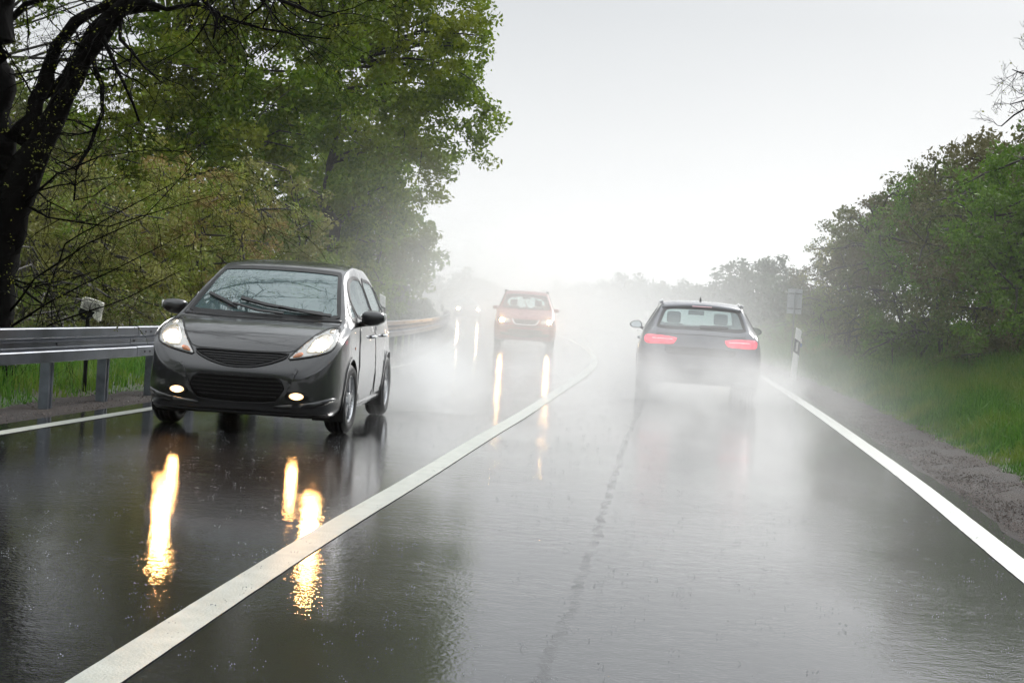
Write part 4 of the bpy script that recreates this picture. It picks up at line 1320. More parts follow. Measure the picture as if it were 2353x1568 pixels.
        rb((u, v-.25*facing, z-.02), (w, .5, .14), 0)
        return s.put(mb, 'seat', mat or M['seat'])


M['mirror_glass'] = pmat('mirror_glass', (.75, .8, .82), .03, 1.0)
M['jpaint'] = paint('dark_grey_metallic', (.006, .0065, .0085), .3, .34)
M['spaint'] = paint('dark_silver_metallic', (.10, .105, .125), .35, .36)
M['rpaint'] = paint('dark_red_paint', (.20, .006, .018), .1, .4, .3)
M['fpaint'] = paint('dark_blue_grey_paint', (.04, .045, .055), .4, .35)
M['screen'] = glassmat('windscreen_glass', (.66, .84, .84), 1.95, .02, .0, .25, (.30, .44, .45))
M['sideglass'] = glassmat('wet_side_glass', (.5, .55, .56), 2.2, .05, .7, .35, (.22, .25, .26))
M['clearglass'] = glassmat('window_glass', (.86, .96, .95), 1.35, .02, .0, .08, (.4, .5, .5))
M['hazyglass'] = glassmat('wet_rear_glass', (.8, .9, .9), 1.4, .04, .3, .34, (.42, .5, .5))
M['darkglass'] = glassmat('tinted_glass', (.3, .33, .34), 1.6, .03, .2)
M['lens'] = pmat('headlight_lens', (.46, .45, .43), .16, .35, coat=1, coat_rough=.03, bump=.35, bscale=26)
M['lensbowl'] = pmat('headlight_reflector', (.6, .58, .54), .12, .8, emit=(1, .78, .5), estr=.14, bump=.5, bscale=40)
M['lamp'] = emitmat('headlight_on', (1.0, .50, .16), 260)
M['fog'] = emitmat('fog_lamp_on', (1.0, .50, .16), 150)
M['foglens'] = pmat('fog_lens', (.5, .45, .35), .1, .3, coat=1, emit=(1, .62, .28), estr=1.6)
M['lampmist'] = emitmat('misty_headlight_on', (1.0, .80, .5), 300)
M['lampfar'] = emitmat('far_headlight_on', (1.0, .58, .24), 240)
M['tail'] = pmat('tail_lamp', (.42, .02, .03), .15, coat=1, emit=(1, .035, .08), estr=1.15, bump=.3, bscale=60)
M['tailbar'] = pmat('tail_lamp_bar', (.8, .55, .6), .15, .1, coat=1, emit=(1, .5, .55), estr=.25)
M['grille'] = pmat('black_grille', (.003, .003, .0035), .30, bump=1.0, bscale=110, spec=.2)
M['dashboard'] = pmat('dashboard', (.015, .016, .017), .7)
M['wiper'] = pmat('wiper_black', (.008, .008, .009), .4)
M['paint_gap'] = pmat('panel_gap', (.004, .004, .004), .8)


def ellipse(cx, cz, a, b, n=20, rot=0):
    return [(cx+a*math.cos(t)*math.cos(rot)-b*math.sin(t)*math.sin(rot), cz+a*math.cos(t)*math.sin(rot)+b*math.sin(t)*math.cos(rot)) for t in [2*math.pi*i/n for i in range(n)]]


# ============ dark grey hatchback
def hatchback():
    L = 3.9
    prof = dict(
        T=[(0, .515), (.008, .54), (.03, .575), (.07, .622), (.13, .685), (.22, .765), (.4, .86), (.65, .925), (.88, .965), (1.0, 1.03), (1.2, 1.155), (1.5, 1.32), (1.75, 1.425), (1.95, 1.475), (2.3, 1.51), (2.8, 1.505), (3.3, 1.46), (3.5, 1.41), (3.7, 1.2), (3.82, 1.0), (3.87, .85), (3.9, .62)],
        zb=[(0, .32), (.008, .27), (.03, .215), (.07, .185), (.13, .17), (.3, .165), (3.6, .2), (3.85, .26), (3.9, .36)],
        W=[(0, .46), (.004, .50), (.012, .56), (.03, .62), (.065, .68), (.12, .735), (.22, .785), (.4, .822), (.65, .838), (1.2, .835), (2.5, .835), (3.3, .835), (3.6, .80), (3.78, .74), (3.87, .66), (3.9, .58)],
        B=[(0, .45), (.008, .48), (.03, .51), (.07, .55), (.13, .60), (.22, .675), (.4, .775), (.65, .85), (.88, .89), (1.2, .915), (2, .945), (3, .985), (3.5, .98), (3.75, .9), (3.87, .75), (3.9, .55)],
        wb=[(0, .44), (.008, .525), (.03, .60), (.07, .67), (.13, .725), (.22, .775), (.4, .81), (.65, .82), (1.0, .812), (2, .80), (3, .79), (3.5, .77), (3.7, .73), (3.85, .66), (3.9, .55)],
        wr=[(0, .38), (.008, .46), (.03, .54), (.07, .62), (.13, .68), (.22, .735), (.4, .775), (.65, .775), (.88, .755), (1.0, .74), (1.3, .68), (1.75, .605), (2.3, .60), (3.2, .59), (3.5, .57), (3.7, .62), (3.85, .6), (3.9, .5)],
        e=[(0, .03), (.07, .035), (.22, .04), (.65, .045), (.88, .04), (1.2, .055), (1.75, .06), (2.3, .07), (3.3, .08), (3.5, .1), (3.7, .08), (3.9, .04)])
    c = Car('hatchback_car', (-2.255, 13.35), -.0467, L, prof, (.79, 3.285), M['jpaint'], 'dark grey wet hatchback coming towards the camera with headlights and fog lamps lit')
    ws = [(-.665, .995), (-.30, .985), (0, .982), (.30, .985), (.665, .995), (.645, 1.06), (.60, 1.2), (.545, 1.375), (.52, 1.398), (.28, 1.412), (0, 1.416), (-.28, 1.412), (-.52, 1.398), (-.545, 1.375), (-.60, 1.2), (-.645, 1.06)]
    scr = c.patch('windscreen', 'f', ws, M['screen'], .001, None, 0, .05, 1, cut=True)
    c.ribbon('screen_surround', 'f', rnd(ws, 1), .034, M['black'], .006, scr, .010, closed=True)
    # cowl
    c.patch('cowl_panel', 'f', [(-.70, .962), (-.3, .952), (0, .95), (.3, .952), (.70, .962), (.69, .985), (.3, .975), (0, .972), (-.3, .975), (-.69, .985)], M['black'], .005, None, .01, .03, 0)
    # bonnet shut line follows lamps to the grille
    bl_ = [(-.70, .952), (-.69, .93), (-.62, .90), (-.52, .805), (-.44, .72), (-.39, .703), (0, .695), (.39, .703), (.44, .72), (.52, .805), (.62, .90), (.69, .93), (.70, .952)]
    c.ribbon('bonnet_gap', 'f', bl_, .006, M['paint_gap'], .0015, None, .003)
    # lamps
    hl = [(.392, .640), (.432, .695), (.51, .785), (.585, .872), (.645, .912), (.70, .922), (.742, .895), (.762, .83), (.758, .77), (.725, .722), (.62, .685), (.50, .658)]
    for P, sg in ((hl, 1), (mirror(hl), -1)):
        h = c.patch('headlight', 'f', P, M['lens'], .006, None, .012, .03, 1)
        c.ribbon('lamp_trim', 'f', rnd(P, 1), .010, M['black'], .008, h, .010, closed=True)
        cx = .635*sg
        c.patch('reflector_bowl', 'f', rnd([(sg*.53, .70), (sg*.545, .76), (sg*.59, .83), (sg*.64, .865), (sg*.70, .85), (sg*.73, .80), (sg*.715, .745), (sg*.64, .705)], 1), M['lensbowl'], .010, h, .004, .02, 1)
        c.patch('bulb', 'f', ellipse(cx, .768, .058, .046), M['lamp'], .015, h, .004, .02, 0)
        c.patch('turn_signal', 'f', [(sg*.425, .655), (sg*.50, .668), (sg*.515, .69), (sg*.50, .703), (sg*.455, .692)], M['amber'], .012, h, .005, .02, 1)
        c.patch('position_lamp', 'f', ellipse(sg*.685, .885, .022, .015), M['lensbowl'], .012, h, .005, .02, 0)
    # grille
    gp = [(-.395, .692), (0, .685), (.395, .692), (.375, .652), (.26, .602), (.12, .567), (0, .56), (-.12, .567), (-.26, .602), (-.375, .652)]
    gr_ = c.patch('grille', 'f', gp, M['grille'], .004, None, .01, .03, 0)
    c.ribbon('grille_trim', 'f', rnd(gp, 1), .010, M['black'], .010, gr_, .010, closed=True)
    for k, zz in enumerate((.665, .645, .625, .605, .588)):
        ww = [.36, .31, .26, .20, .14][k]
        c.ribbon('grille_slat', 'f', [(-ww, zz), (0, zz-.004), (ww, zz)], .005, M['black'], .009, gr_, .008)
    # big lower intake
    ip = [(-.30, .512), (0, .512), (.30, .512), (.36, .48), (.405, .40), (.37, .33), (.32, .295), (.16, .283), (0, .28), (-.16, .283), (-.32, .295), (-.37, .33), (-.405, .40), (-.36, .48)]
    it = c.patch('lower_intake', 'f', ip, M['grille'], .003, None, .01, .03, 1)
    for zz, ww in ((.487, .33), (.455, .36), (.422, .375), (.39, .375), (.357, .36), (.325, .33)):
        c.ribbon('intake_slat', 'f', [(-ww, zz+.004), (-ww*.5, zz), (ww*.5, zz), (ww, zz+.004)], .009, M['black'], .014, it, .014)
    for sg in (-1, 1):
        c.ribbon('bumper_crease', 'f', [(sg*.485, .565), (sg*.45, .49), (sg*.425, .42), (sg*.385, .345), (sg*.33, .283), (sg*.22, .268), (0, .264)], [.030, .016], M['jpaint'], .020, None, .020)
        fb = c.patch('fog_lamp_bezel', 'f', [(sg*.40, .33), (sg*.42, .372), (sg*.50, .388), (sg*.59, .372), (sg*.60, .335), (sg*.56, .31), (sg*.46, .305)], M['black'], .006, None, .01, .02, 1)
        fl = c.patch('fog_lamp', 'f', ellipse(sg*.50, .347, .060, .029), M['foglens'], .012, fb, .006, .02, 0)
        c.patch('fog_bulb', 'f', ellipse(sg*.50, .347, .040, .019), M['fog'], .016, fb, .004, .02, 0)
        c.ribbon('bezel_rim', 'f', [(sg*.40, .355), (sg*.43, .386), (sg*.50, .398), (sg*.58, .388)], .012, M['jpaint'], .016, fb, .016)
        # lower lip catching the sky
        c.patch('bumper_lip', 'f', [(sg*.30, .262), (sg*.45, .275), (sg*.62, .300), (sg*.78, .345), (sg*.79, .325), (sg*.70, .275), (sg*.52, .243), (sg*.33, .236)], M['jpaint'], .014, None, .02, .03, 1)
    c.ribbon('splitter', 'f', [(-.74, .19), (-.4, .178), (0, .174), (.4, .178), (.74, .19)], .03, M['satin'], .010, None, .02)
    # blank dark plate holder
    # wipers
    c.ribbon('wiper', 'f', [(.52, 1.015), (.25, 1.03), (0, 1.055), (-.245, 1.10)], [.012, .024], M['wiper'], .030, None, .02, lift=(.0, .012))
    c.ribbon('wiper_arm', 'f', [(.60, .985), (.42, 1.0), (.12, 1.04)], [.022, .014], M['wiper'], .045, None, .012)
    c.ribbon('wiper', 'f', [(-.26, 1.03), (-.38, 1.075), (-.55, 1.135)], [.018, .020], M['wiper'], .030, None, .02)
    c.ribbon('wiper_arm', 'f', [(.18, .985), (-.05, 1.0), (-.30, 1.05)], [.018, .012], M['wiper'], .040, None, .012)
    # side windows, doors
    for ax, sg in (('s+', 1), ('s-', -1)):
        qs = [[(1.06, .985), (1.30, 1.0), (1.33, 1.10), (1.30, 1.155)],
              [(1.40, .995), (2.26, 1.02), (2.24, 1.36), (1.92, 1.375), (1.72, 1.335), (1.48, 1.22), (1.37, 1.14)],
              [(2.34, 1.022), (3.02, 1.045), (3.05, 1.30), (2.90, 1.345), (2.32, 1.368)],
              [(3.12, 1.06), (3.38, 1.09), (3.30, 1.25), (3.13, 1.30)]]
        for q in qs:
            wd = c.patch('side_window', ax, q, M['sideglass'], .001, None, 0, .05, 1, cut=True)
            c.ribbon('window_seal', ax, rnd(q, 1), .030, M['black'], .005, wd, .008, closed=True)
        d1 = [(1.22, .30), (1.20, .55), (1.32, .97), (2.28, .99), (2.30, .34), (2.22, .25), (1.32, .235)]
        d2 = [(2.32, .34), (2.31, .99), (3.08, 1.01), (3.12, .80), (3.0, .66), (2.93, .5), (2.88, .26), (2.4, .25)]
        for d in (d1, d2):
            dr = c.patch('door', ax, d, M['jpaint'], .003, None, .006, .06, 1)
            hx = d[3][0]-.14 if d is d1 else 2.98
            mb = MB()
            px, nn, _ = c.cast(ax, hx-.07, .83)
            mb.tube([Vector((px.x+sg*.010, hx-.16, .825)), Vector((px.x+sg*.038, hx-.13, .83)), Vector((px.x+sg*.038, hx-.01, .835)), Vector((px.x+sg*.010, hx+.02, .835))], .013, 8)
            c.put(mb, 'door_handle', M['chrome'], dr)
        c.ribbon('side_sill', ax, [(1.12, .215), (2.95, .225)], .03, M['jpaint'], .012, None, .015)
        c.ribbon('side_repeater', ax, [(1.0, .74), (1.05, .745)], .02, M['amber'], .006, None, .006)
        # fender arch lip
        for vw in c.wheels:
            c.ribbon('arch_lip', ax, [(vw+(c.archr+.008)*math.cos(a), max(.2, c.tr+(c.archr+.008)*math.sin(a))) for a in np.linspace(-.35, math.pi+.35, 20)], .022, M['jpaint'], .010, None, .03)
    for sg in (-1, 1):
        P = [(.815*sg, .955), (.80*sg, 1.04), (.835*sg, 1.075), (.93*sg, 1.085), (1.005*sg, 1.07), (1.035*sg, 1.035), (1.025*sg, .985), (.97*sg, .952), (.88*sg, .935)]
        mo = c.mirror_pod(P, 1.30, .15, M['jpaint'], (Vector((sg*.78, 1.45, .95)), Vector((sg*.87, 1.38, .96))))
        c_ = [(1.0*sg, 1.0), (1.03*sg, 1.0), (1.03*sg, 1.055), (1.018*sg, 1.065)]
        mb = MB(); mb.rings([[(x, 1.345, z) for x, z in c_], [(x*1.004, 1.40, z) for x, z in c_]]); c.put(mb, 'turn_signal', M['reflector'], mo)
    # cabin
    mb = MB()
    mb.rings([[(-.68, 1.0, .80), (.68, 1.0, .80), (.68, 1.0, .93), (-.68, 1.0, .93)], [(-.70, 1.45, .70), (.70, 1.45, .70), (.70, 1.45, .985), (-.70, 1.45, .985)], [(-.70, 1.75, .6), (.70, 1.75, .6), (.70, 1.72, .93), (-.70, 1.72, .93)]])
    c.put(mb, 'dashboard', M['dashboard'], smooth=False)
    mb = MB(); n = 24
    pts = [Vector((.36+.18*math.cos(2*math.pi*k/n), 1.72-.18*math.sin(2*math.pi*k/n)*.4, .98+.18*math.sin(2*math.pi*k/n)*.92)) for k in range(n+1)]
    mb.tube(pts, .013, 6, False); c.put(mb, 'steering_wheel', M['dashboard'])
    c.seat(.36, 2.35, .52); c.seat(-.36, 2.35, .52)
    c.seat(.34, 3.1, .55, .55); c.seat(-.34, 3.1, .55, .55)
    # rear window
    rw = [(-.52, 1.08), (.52, 1.08), (.48, 1.33), (-.48, 1.33)]
    c.patch('rear_window', 'r', rw, M['sideglass'], .001, None, 0, .05, 1, cut=True)
    c.ribbon('window_seal', 'r', rnd(rw, 1), .03, M['black'], .006, None, .008, closed=True)
    for sg in (-1, 1):
        c.patch('tail_lamp', 'r', [(sg*.62, .78), (sg*.70, .80), (sg*.66, 1.0), (sg*.58, .98)], M['tail'], .006, None, .01, .03, 1)
    c.arches()
    for vw in c.wheels:
        for sg in (-1, 1): c.wheel(vw, sg, .845, 5, (-.05 if vw < 2 else 0))
    c.finish()
    # underfloor
    mb = MB(); mb.box((0, 1.95, .26), (1.1, 3.4, .12)); c.put(mb, 'underbody', M['liner'], smooth=False)
    return c
hatchback()


# ============ dark estate car driving away
def estate():
    L = 4.93
    prof = dict(
        T=[(0, .50), (.008, .60), (.03, .70), (.06, .80), (.09, .90), (.14, .985), (.24, 1.06), (.36, 1.17), (.50, 1.31), (.62, 1.385), (.85, 1.425), (1.4, 1.455), (2.1, 1.45), (2.7, 1.38), (3.0, 1.26), (3.4, 1.05), (3.6, .98), (4.3, .88), (4.8, .70), (4.9, .6), (4.93, .5)],
        zb=[(0, .30), (.03, .24), (.1, .20), (.3, .19), (4.7, .19), (4.9, .26), (4.93, .32)],
        W=[(0, .70), (.008, .76), (.03, .81), (.06, .845), (.12, .885), (.25, .915), (.5, .935), (1, .938), (4, .93), (4.5, .89), (4.8, .76), (4.93, .55)],
        B=[(0, .44), (.008, .50), (.03, .58), (.06, .66), (.09, .74), (.14, .82), (.24, .88), (.5, .94), (1, .945), (3.2, .91), (3.6, .87), (4.3, .78), (4.8, .6), (4.93, .45)],
        wb=[(0, .69), (.008, .745), (.03, .79), (.06, .825), (.14, .86), (.24, .872), (.5, .875), (1, .87), (3.6, .86), (4.3, .83), (4.8, .7), (4.93, .5)],
        wr=[(0, .60), (.03, .72), (.06, .76), (.09, .78), (.14, .775), (.24, .745), (.36, .70), (.50, .655), (.62, .635), (1, .63), (2.2, .61), (2.7, .62), (3.2, .7), (3.6, .76), (4.3, .74), (4.8, .6), (4.93, .45)],
        e=[(0, .03), (.14, .05), (.36, .055), (.62, .06), (1.4, .075), (2.7, .06), (3.6, .04), (4.93, .03)])
    c = Car('estate_car', (2.8103, 24.0), -.0793, L, prof, (1.02, 3.93), M['spaint'], 'dark estate car driving away in its own spray with red tail lamps lit', tyre_r=.335, tyre_w=.235)
    bwin = [(-.655, 1.02), (0, 1.03), (.655, 1.02), (.63, 1.10), (.565, 1.285), (.50, 1.325), (0, 1.345), (-.50, 1.325), (-.565, 1.285), (-.63, 1.10)]
    gl = c.patch('rear_window', 'f', bwin, M['hazyglass'], .001, None, 0, .05, 1, cut=True)
    c.ribbon('window_surround', 'f', rnd(bwin, 1), .045, M['black'], .005, gl, .008, closed=True)
    # roof spoiler
    mb = MB()
    rr = []
    for u in np.linspace(-.60, .60, 17):
        k = (u/.6)**2
        zz = 1.388-.045*k; y0 = .50+.03*k
        rr.append([(u, y0, zz-.028), (u, y0-.005, zz-.012), (u, y0+.14, zz+.030), (u, y0+.2, zz+.0), (u, y0+.1, zz-.03)])
    mb.rings(rr); sp = c.put(mb, 'roof_spoiler', M['spaint'])
    mb = MB(); mb.box((0, .495, 1.362), (.30, .012, .012)); c.put(mb, 'brake_light', M['tailbar'], sp)
    for sg in (-1, 1):
        P = [(sg*.79, .905), (sg*.52, .895), (sg*.365, .878), (sg*.355, .858), (sg*.405, .785), (sg*.45, .778), (sg*.79, .768), (sg*.835, .80), (sg*.84, .87)]
        t = c.patch('tail_lamp', 'f', P, M['tail'], .008, None, .012, .03, 1)
        c.patch('lamp_bar', 'f', [(sg*.73, .862), (sg*.42, .855), (sg*.41, .838), (sg*.73, .842)], M['tailbar'], .014, t, .005, .03, 0)
        c.ribbon('lamp_split', 'f', [(sg*.66, .90), (sg*.655, .775)], .006, M['paint_gap'], .0155, t, .004)
        c.ribbon('roof_rail', 't', [(sg*.60, .72), (sg*.60, 1.2), (sg*.60, 2.6)], .03, M['chrome'], .045, None, .03)
        # bumper reflectors and crease
        c.ribbon('bumper_crease', 'f', [(sg*.86, .515), (sg*.5, .505), (0, .50)], .014, M['spaint'], .018, None, .018)
        ex = c.patch('exhaust_trim', 'f', [(sg*.62, .262), (sg*.50, .262), (sg*.50, .222), (sg*.62, .222)], M['chrome'], .012, None, .012, .03, 1)
    c.ribbon('boot_gap', 'f', [(-.655, .98), (-.65, .80), (-.61, .66), (-.55, .585), (-.3, .57), (0, .568), (.3, .57), (.55, .585), (.61, .66), (.65, .80), (.655, .98)], .007, M['paint_gap'], .0016, None, .003)
    c.patch('number_plate_recess', 'f', [(-.55, .69), (-.47, .735), (0, .742), (.47, .735), (.55, .69), (.46, .625), (0, .618), (-.46, .625)], M['satin'], .003, None, .006, .03, 1)
    c.ribbon('boot_trim', 'f', [(-.53, .742), (0, .752), (.53, .742)], .018, M['spaint'], .022, None, .022)
    c.ribbon('boot_lip', 'f', [(-.66, .935), (0, .945), (.66, .935)], .02, M['spaint'], .014, None, .016)
    c.patch('lower_bumper', 'f', [(-.80, .44), (-.5, .425), (.5, .425), (.80, .44), (.74, .33), (.5, .24), (-.5, .24), (-.74, .33)], M['satin'], .006, None, .01, .04, 1)
    c.ribbon('bumper_strip', 'f', [(-.70, .335), (0, .33), (.70, .335)], .016, M['spaint'], .016, None, .014)
    c.ribbon('rear_wiper', 'f', [(-.02, 1.045), (.25, 1.05), (.40, 1.055)], [.04, .018], M['wiper'], .025, None, .02)
    for ax, sg in (('s+', 1), ('s-', -1)):
        qs = [[(.62, 1.02), (.95, 1.0), (.98, 1.30), (.78, 1.28)], [(1.08, 1.0), (1.9, .985), (1.9, 1.355), (1.1, 1.345)], [(2.0, .985), (3.05, .965), (2.85, 1.15), (2.55, 1.30), (2.3, 1.345), (2.0, 1.355)]]
        for q in qs:
            wd = c.patch('side_window', ax, q, M['clearglass'], .001, None, 0, .05, 1, cut=True)
            c.ribbon('window_seal', ax, rnd(q, 1), .024, M['black'], .005, wd, .008, closed=True)
        c.ribbon('window_trim', ax, [(.55, .995), (1.0, .975), (2.0, .96), (3.1, .945)], .014, M['chrome'], .010, None, .01)
        for d in ([(1.25, .5), (1.2, .93), (1.95, .94), (1.95, .3), (1.45, .3)], [(1.97, .3), (1.97, .94), (3.1, .92), (3.1, .3)]):
            dr = c.patch('door', ax, d, M['spaint'], .003, None, .006, .08, 1)
            hx = d[2][0] if d[0][0] < 1.5 else 2.3
            px, nn, _ = c.cast(ax, 1.5, .85)
            mb = MB(); h0 = 1.38 if d[0][0] < 1.5 else 2.15
            mb.tube([Vector((px.x+sg*.004, h0-.1, .82)), Vector((px.x+sg*.04, h0-.07, .825)), Vector((px.x+sg*.04, h0+.08, .825)), Vector((px.x+sg*.004, h0+.11, .82))], .015, 8)
            c.put(mb, 'door_handle', M['spaint'], dr)
        for vw in c.wheels:
            c.ribbon('arch_lip', ax, [(vw+(c.archr+.008)*math.cos(a), max(.22, c.tr+(c.archr+.008)*math.sin(a))) for a in np.linspace(-.3, math.pi+.3, 20)], .022, M['spaint'], .010, None, .03)
    for sg in (-1, 1):
        P = [(.88*sg, .985), (.89*sg, 1.05), (.94*sg, 1.085), (1.02*sg, 1.08), (1.085*sg, 1.045), (1.095*sg, 1.0), (1.05*sg, .965), (.95*sg, .955)]
        c.mirror_pod(P, 2.75, .16, M['satin'], (Vector((sg*.84, 2.9, .95)), Vector((sg*.92, 2.83, .98))), glass=True)
    mb = MB(); mb.tube([(0, 1.30, 1.44), (0, 1.36, 1.50), (0, 1.40, 1.52)], [.02, .012, .006], 8); c.put(mb, 'antenna', M['black'])
    # windscreen in front so the cabin is bright
    ws = [(-.66, 1.03), (.66, 1.03), (.60, 1.28), (.56, 1.34), (-.56, 1.34), (-.60, 1.28)]
    c.patch('windscreen', 'r', ws, M['clearglass'], .001, None, 0, .06, 1, cut=True)
    c.ribbon('screen_surround', 'r', rnd(ws, 1), .04, M['black'], .006, None, .008, closed=True)
    for u, v, w_ in ((-.38, 2.35, .44), (.38, 2.35, .44)): c.seat(u, v, .50, w_, -1, hz=.58)
    for u in (-.42, 0, .42): c.seat(u, 1.45, .45, .38, -1, hz=.42)
    mb = MB(); mb.box((0, 2.95, 1.27), (.26, .03, .075)); c.put(mb, 'rear_view_mirror', M['satin'])
    mb = MB(); mb.box((0, 3.25, .82), (1.3, .5, .28)); c.put(mb, 'dashboard', M['dashboard'], smooth=False)
    c.arches()
    for vw in c.wheels:
        for sg in (-1, 1): c.wheel(vw, sg, .93, 5)
    mb = MB(); mb.box((0, 2.45, .28), (1.2, 4.2, .12)); c.put(mb, 'underbody', M['liner'], smooth=False)
    c.finish()
estate()


# ============ red van
def van(name, loc, rz, pm, label, far=False):
    L = 4.4
    prof = dict(
        T=[(0, .56), (.008, .63), (.03, .70), (.07, .77), (.13, .82), (.25, .88), (.5, .96), (.8, 1.04), (.95, 1.08), (1.15, 1.22), (1.4, 1.39), (1.62, 1.52), (1.85, 1.59), (2.3, 1.635), (3.3, 1.64), (3.9, 1.60), (4.15, 1.45), (4.32, 1.1), (4.38, .9), (4.4, .6)],
        zb=[(0, .32), (.03, .25), (.1, .2), (.3, .19), (4.1, .22), (4.4, .35)],
        W=[(0, .62), (.012, .69), (.03, .73), (.07, .775), (.13, .81), (.25, .85), (.5, .88), (1, .89), (3.8, .885), (4.2, .85), (4.4, .70)],
        B=[(0, .48), (.03, .60), (.07, .67), (.13, .73), (.25, .80), (.5, .88), (.8, .95), (1.2, .99), (2, 1.02), (3.8, 1.04), (4.2, .98), (4.4, .5)],
        wb=[(0, .60), (.03, .71), (.07, .76), (.13, .80), (.25, .84), (.5, .86), (1, .86), (3.8, .85), (4.2, .8), (4.4, .65)],
        wr=[(0, .54), (.03, .66), (.07, .72), (.13, .76), (.25, .79), (.5, .80), (.8, .80), (.95, .79), (1.3, .72), (1.65, .645), (2.3, .64), (3.8, .63), (4.2, .66), (4.4, .55)],
        e=[(0, .03), (.25, .045), (.95, .045), (1.4, .05), (1.85, .06), (2.6, .07), (4, .07), (4.4, .04)])
    c = Car(name, loc, rz, L, prof, (.90, 3.55), pm, label, 'van', tyre_r=.32, tyre_w=.21)
    ws = [(-.70, 1.115), (0, 1.10), (.70, 1.115), (.675, 1.20), (.60, 1.46), (.56, 1.50), (0, 1.52), (-.56, 1.50), (-.60, 1.46), (-.675, 1.20)]
    sc_ = c.patch('windscreen', 'f', ws, M['clearglass'], .001, None, 0, .06, 1, cut=True)
    c.ribbon('screen_surround', 'f', rnd(ws, 1), .035, M['black'], .006, sc_, .010, closed=True)
    gp = [(-.375, .795), (0, .785), (.375, .795), (.33, .69), (.27, .66), (0, .652), (-.27, .66), (-.33, .69)]
    g_ = c.patch('grille', 'f', gp, M['grille'], .004, None, .01, .04, 0)
    c.ribbon('grille_chrome', 'f', [(-.385, .80), (-.33, .685), (-.27, .652), (0, .643), (.27, .652), (.33, .685), (.385, .80)], .022, M['chrome'], .016, g_, .016)
    for zz, ww in ((.765, .34), (.735, .33), (.705, .31)):
        c.ribbon('grille_slat', 'f', [(-ww, zz), (0, zz-.005), (ww, zz)], .008, M['satin'], .012, g_, .010)
    for sg in (-1, 1):
        P = [(sg*.43, .685), (sg*.44, .80), (sg*.60, .825), (sg*.78, .83), (sg*.81, .79), (sg*.78, .70), (sg*.60, .675)]
        h = c.patch('headlight', 'f', P, M['lens'], .006, None, .012, .03, 1)
        c.ribbon('lamp_trim', 'f', rnd(P, 1), .012, M['black'], .007, h, .010, closed=True)
        c.patch('bulb', 'f', ellipse(sg*.675, .745, .062, .052), M['lampfar'], .014, h, .006, .03, 0)
        c.patch('bumper_vent', 'f', [(sg*.42, .40), (sg*.70, .42), (sg*.68, .33), (sg*.42, .32)], M['grille'], .005, None, .01, .04, 1)
    c.patch('lower_intake', 'f', [(-.52, .52), (0, .51), (.52, .52), (.46, .30), (0, .28), (-.46, .30)], M['grille'], .004, None, .01, .05, 1)
    for zz in (.46, .41, .36): c.ribbon('intake_slat', 'f', [(-.46, zz), (.46, zz)], .012, M['satin'], .012, None, .010)
    c.ribbon('bumper_strip', 'f', [(-.80, .575), (-.4, .60), (0, .605), (.4, .60), (.80, .575)], .025, M['satin'], .010, None, .01)
    c.ribbon('wiper', 'f', [(.03, 1.13), (-.04, 1.28), (-.02, 1.44)], [.022, .014], M['wiper'], .03, None, .015)
    c.ribbon('wiper', 'f', [(.52, 1.13), (.38, 1.28), (.22, 1.42)], [.022, .014], M['wiper'], .03, None, .015)
    c.ribbon('bonnet_gap', 'f', [(-.74, 1.06), (-.70, .95), (-.46, .82), (-.40, .805), (0, .795), (.40, .805), (.46, .82), (.70, .95), (.74, 1.06)], .008, M['paint_gap'], .0016, None, .003)
    for ax, sg in (('s+', 1), ('s-', -1)):
        for q in ([(1.20, 1.06), (2.25, 1.08), (2.25, 1.50), (1.95, 1.50), (1.6, 1.36)], [(2.35, 1.08), (3.2, 1.10), (3.2, 1.50), (2.35, 1.51)], [(3.3, 1.11), (3.95, 1.14), (3.85, 1.45), (3.3, 1.49)]):
            wd = c.patch('side_window', ax, q, M['clearglass'], .001, None, 0, .06, 1, cut=True)
            c.ribbon('window_seal', ax, rnd(q, 1), .03, M['black'], .005, wd, .008, closed=True)
        c.ribbon('side_moulding', ax, [(1.3, .62), (3.1, .62)], .05, M['satin'], .010, None, .012)
        c.ribbon('roof_rail', 't', [(sg*.60, 1.95), (sg*.61, 2.4), (sg*.61, 3.7)], .035, M['satin'], .06, None, .04)
        for vw in c.wheels:
            c.ribbon('arch_lip', ax, [(vw+(c.archr+.008)*math.cos(a), max(.22, c.tr+(c.archr+.008)*math.sin(a))) for a in np.linspace(-.3, math.pi+.3, 16)], .03, pm, .010, None, .03)
        P = [(.80*sg, 1.055), (.80*sg, 1.13), (.86*sg, 1.155), (.94*sg, 1.15), (.985*sg, 1.11), (.98*sg, 1.06), (.90*sg, 1.035)]
        c.mirror_pod(P, 1.40, .14, pm, (Vector((sg*.80, 1.55, 1.03)), Vector((sg*.86, 1.48, 1.05))))
    rw = [(-.62, 1.12), (.62, 1.12), (.56, 1.46), (-.56, 1.46)]
    c.patch('rear_window', 'r', rw, M['clearglass'], .001, None, 0, .06, 1, cut=True)
    for u in (-.37, .37): c.seat(u, 2.2, .58, .42, 1, hz=.60)
    for u in (-.45, 0, .45): c.seat(u, 3.1, .55, .36, 1, hz=.42)
    mb = MB(); mb.box((0, 1.42, .93), (1.35, .5, .2)); c.put(mb, 'dashboard', M['dashboard'], smooth=False)
    mb = MB(); mb.box((0, 1.62, 1.43), (.24, .03, .07)); c.put(mb, 'rear_view_mirror', M['satin'])
    c.arches()
    for vw in c.wheels:
        for sg in (-1, 1): c.wheel(vw, sg, .875, 5)
    mb = MB(); mb.box((0, 2.2, .28), (1.2, 3.8, .12)); c.put(mb, 'underbody', M['liner'], smooth=False)
    c.finish()
van('red_van', (.3514, 46.17), -.0017, M['rpaint'], 'dark red family van approaching in the mist with chrome grille line and lit headlights')


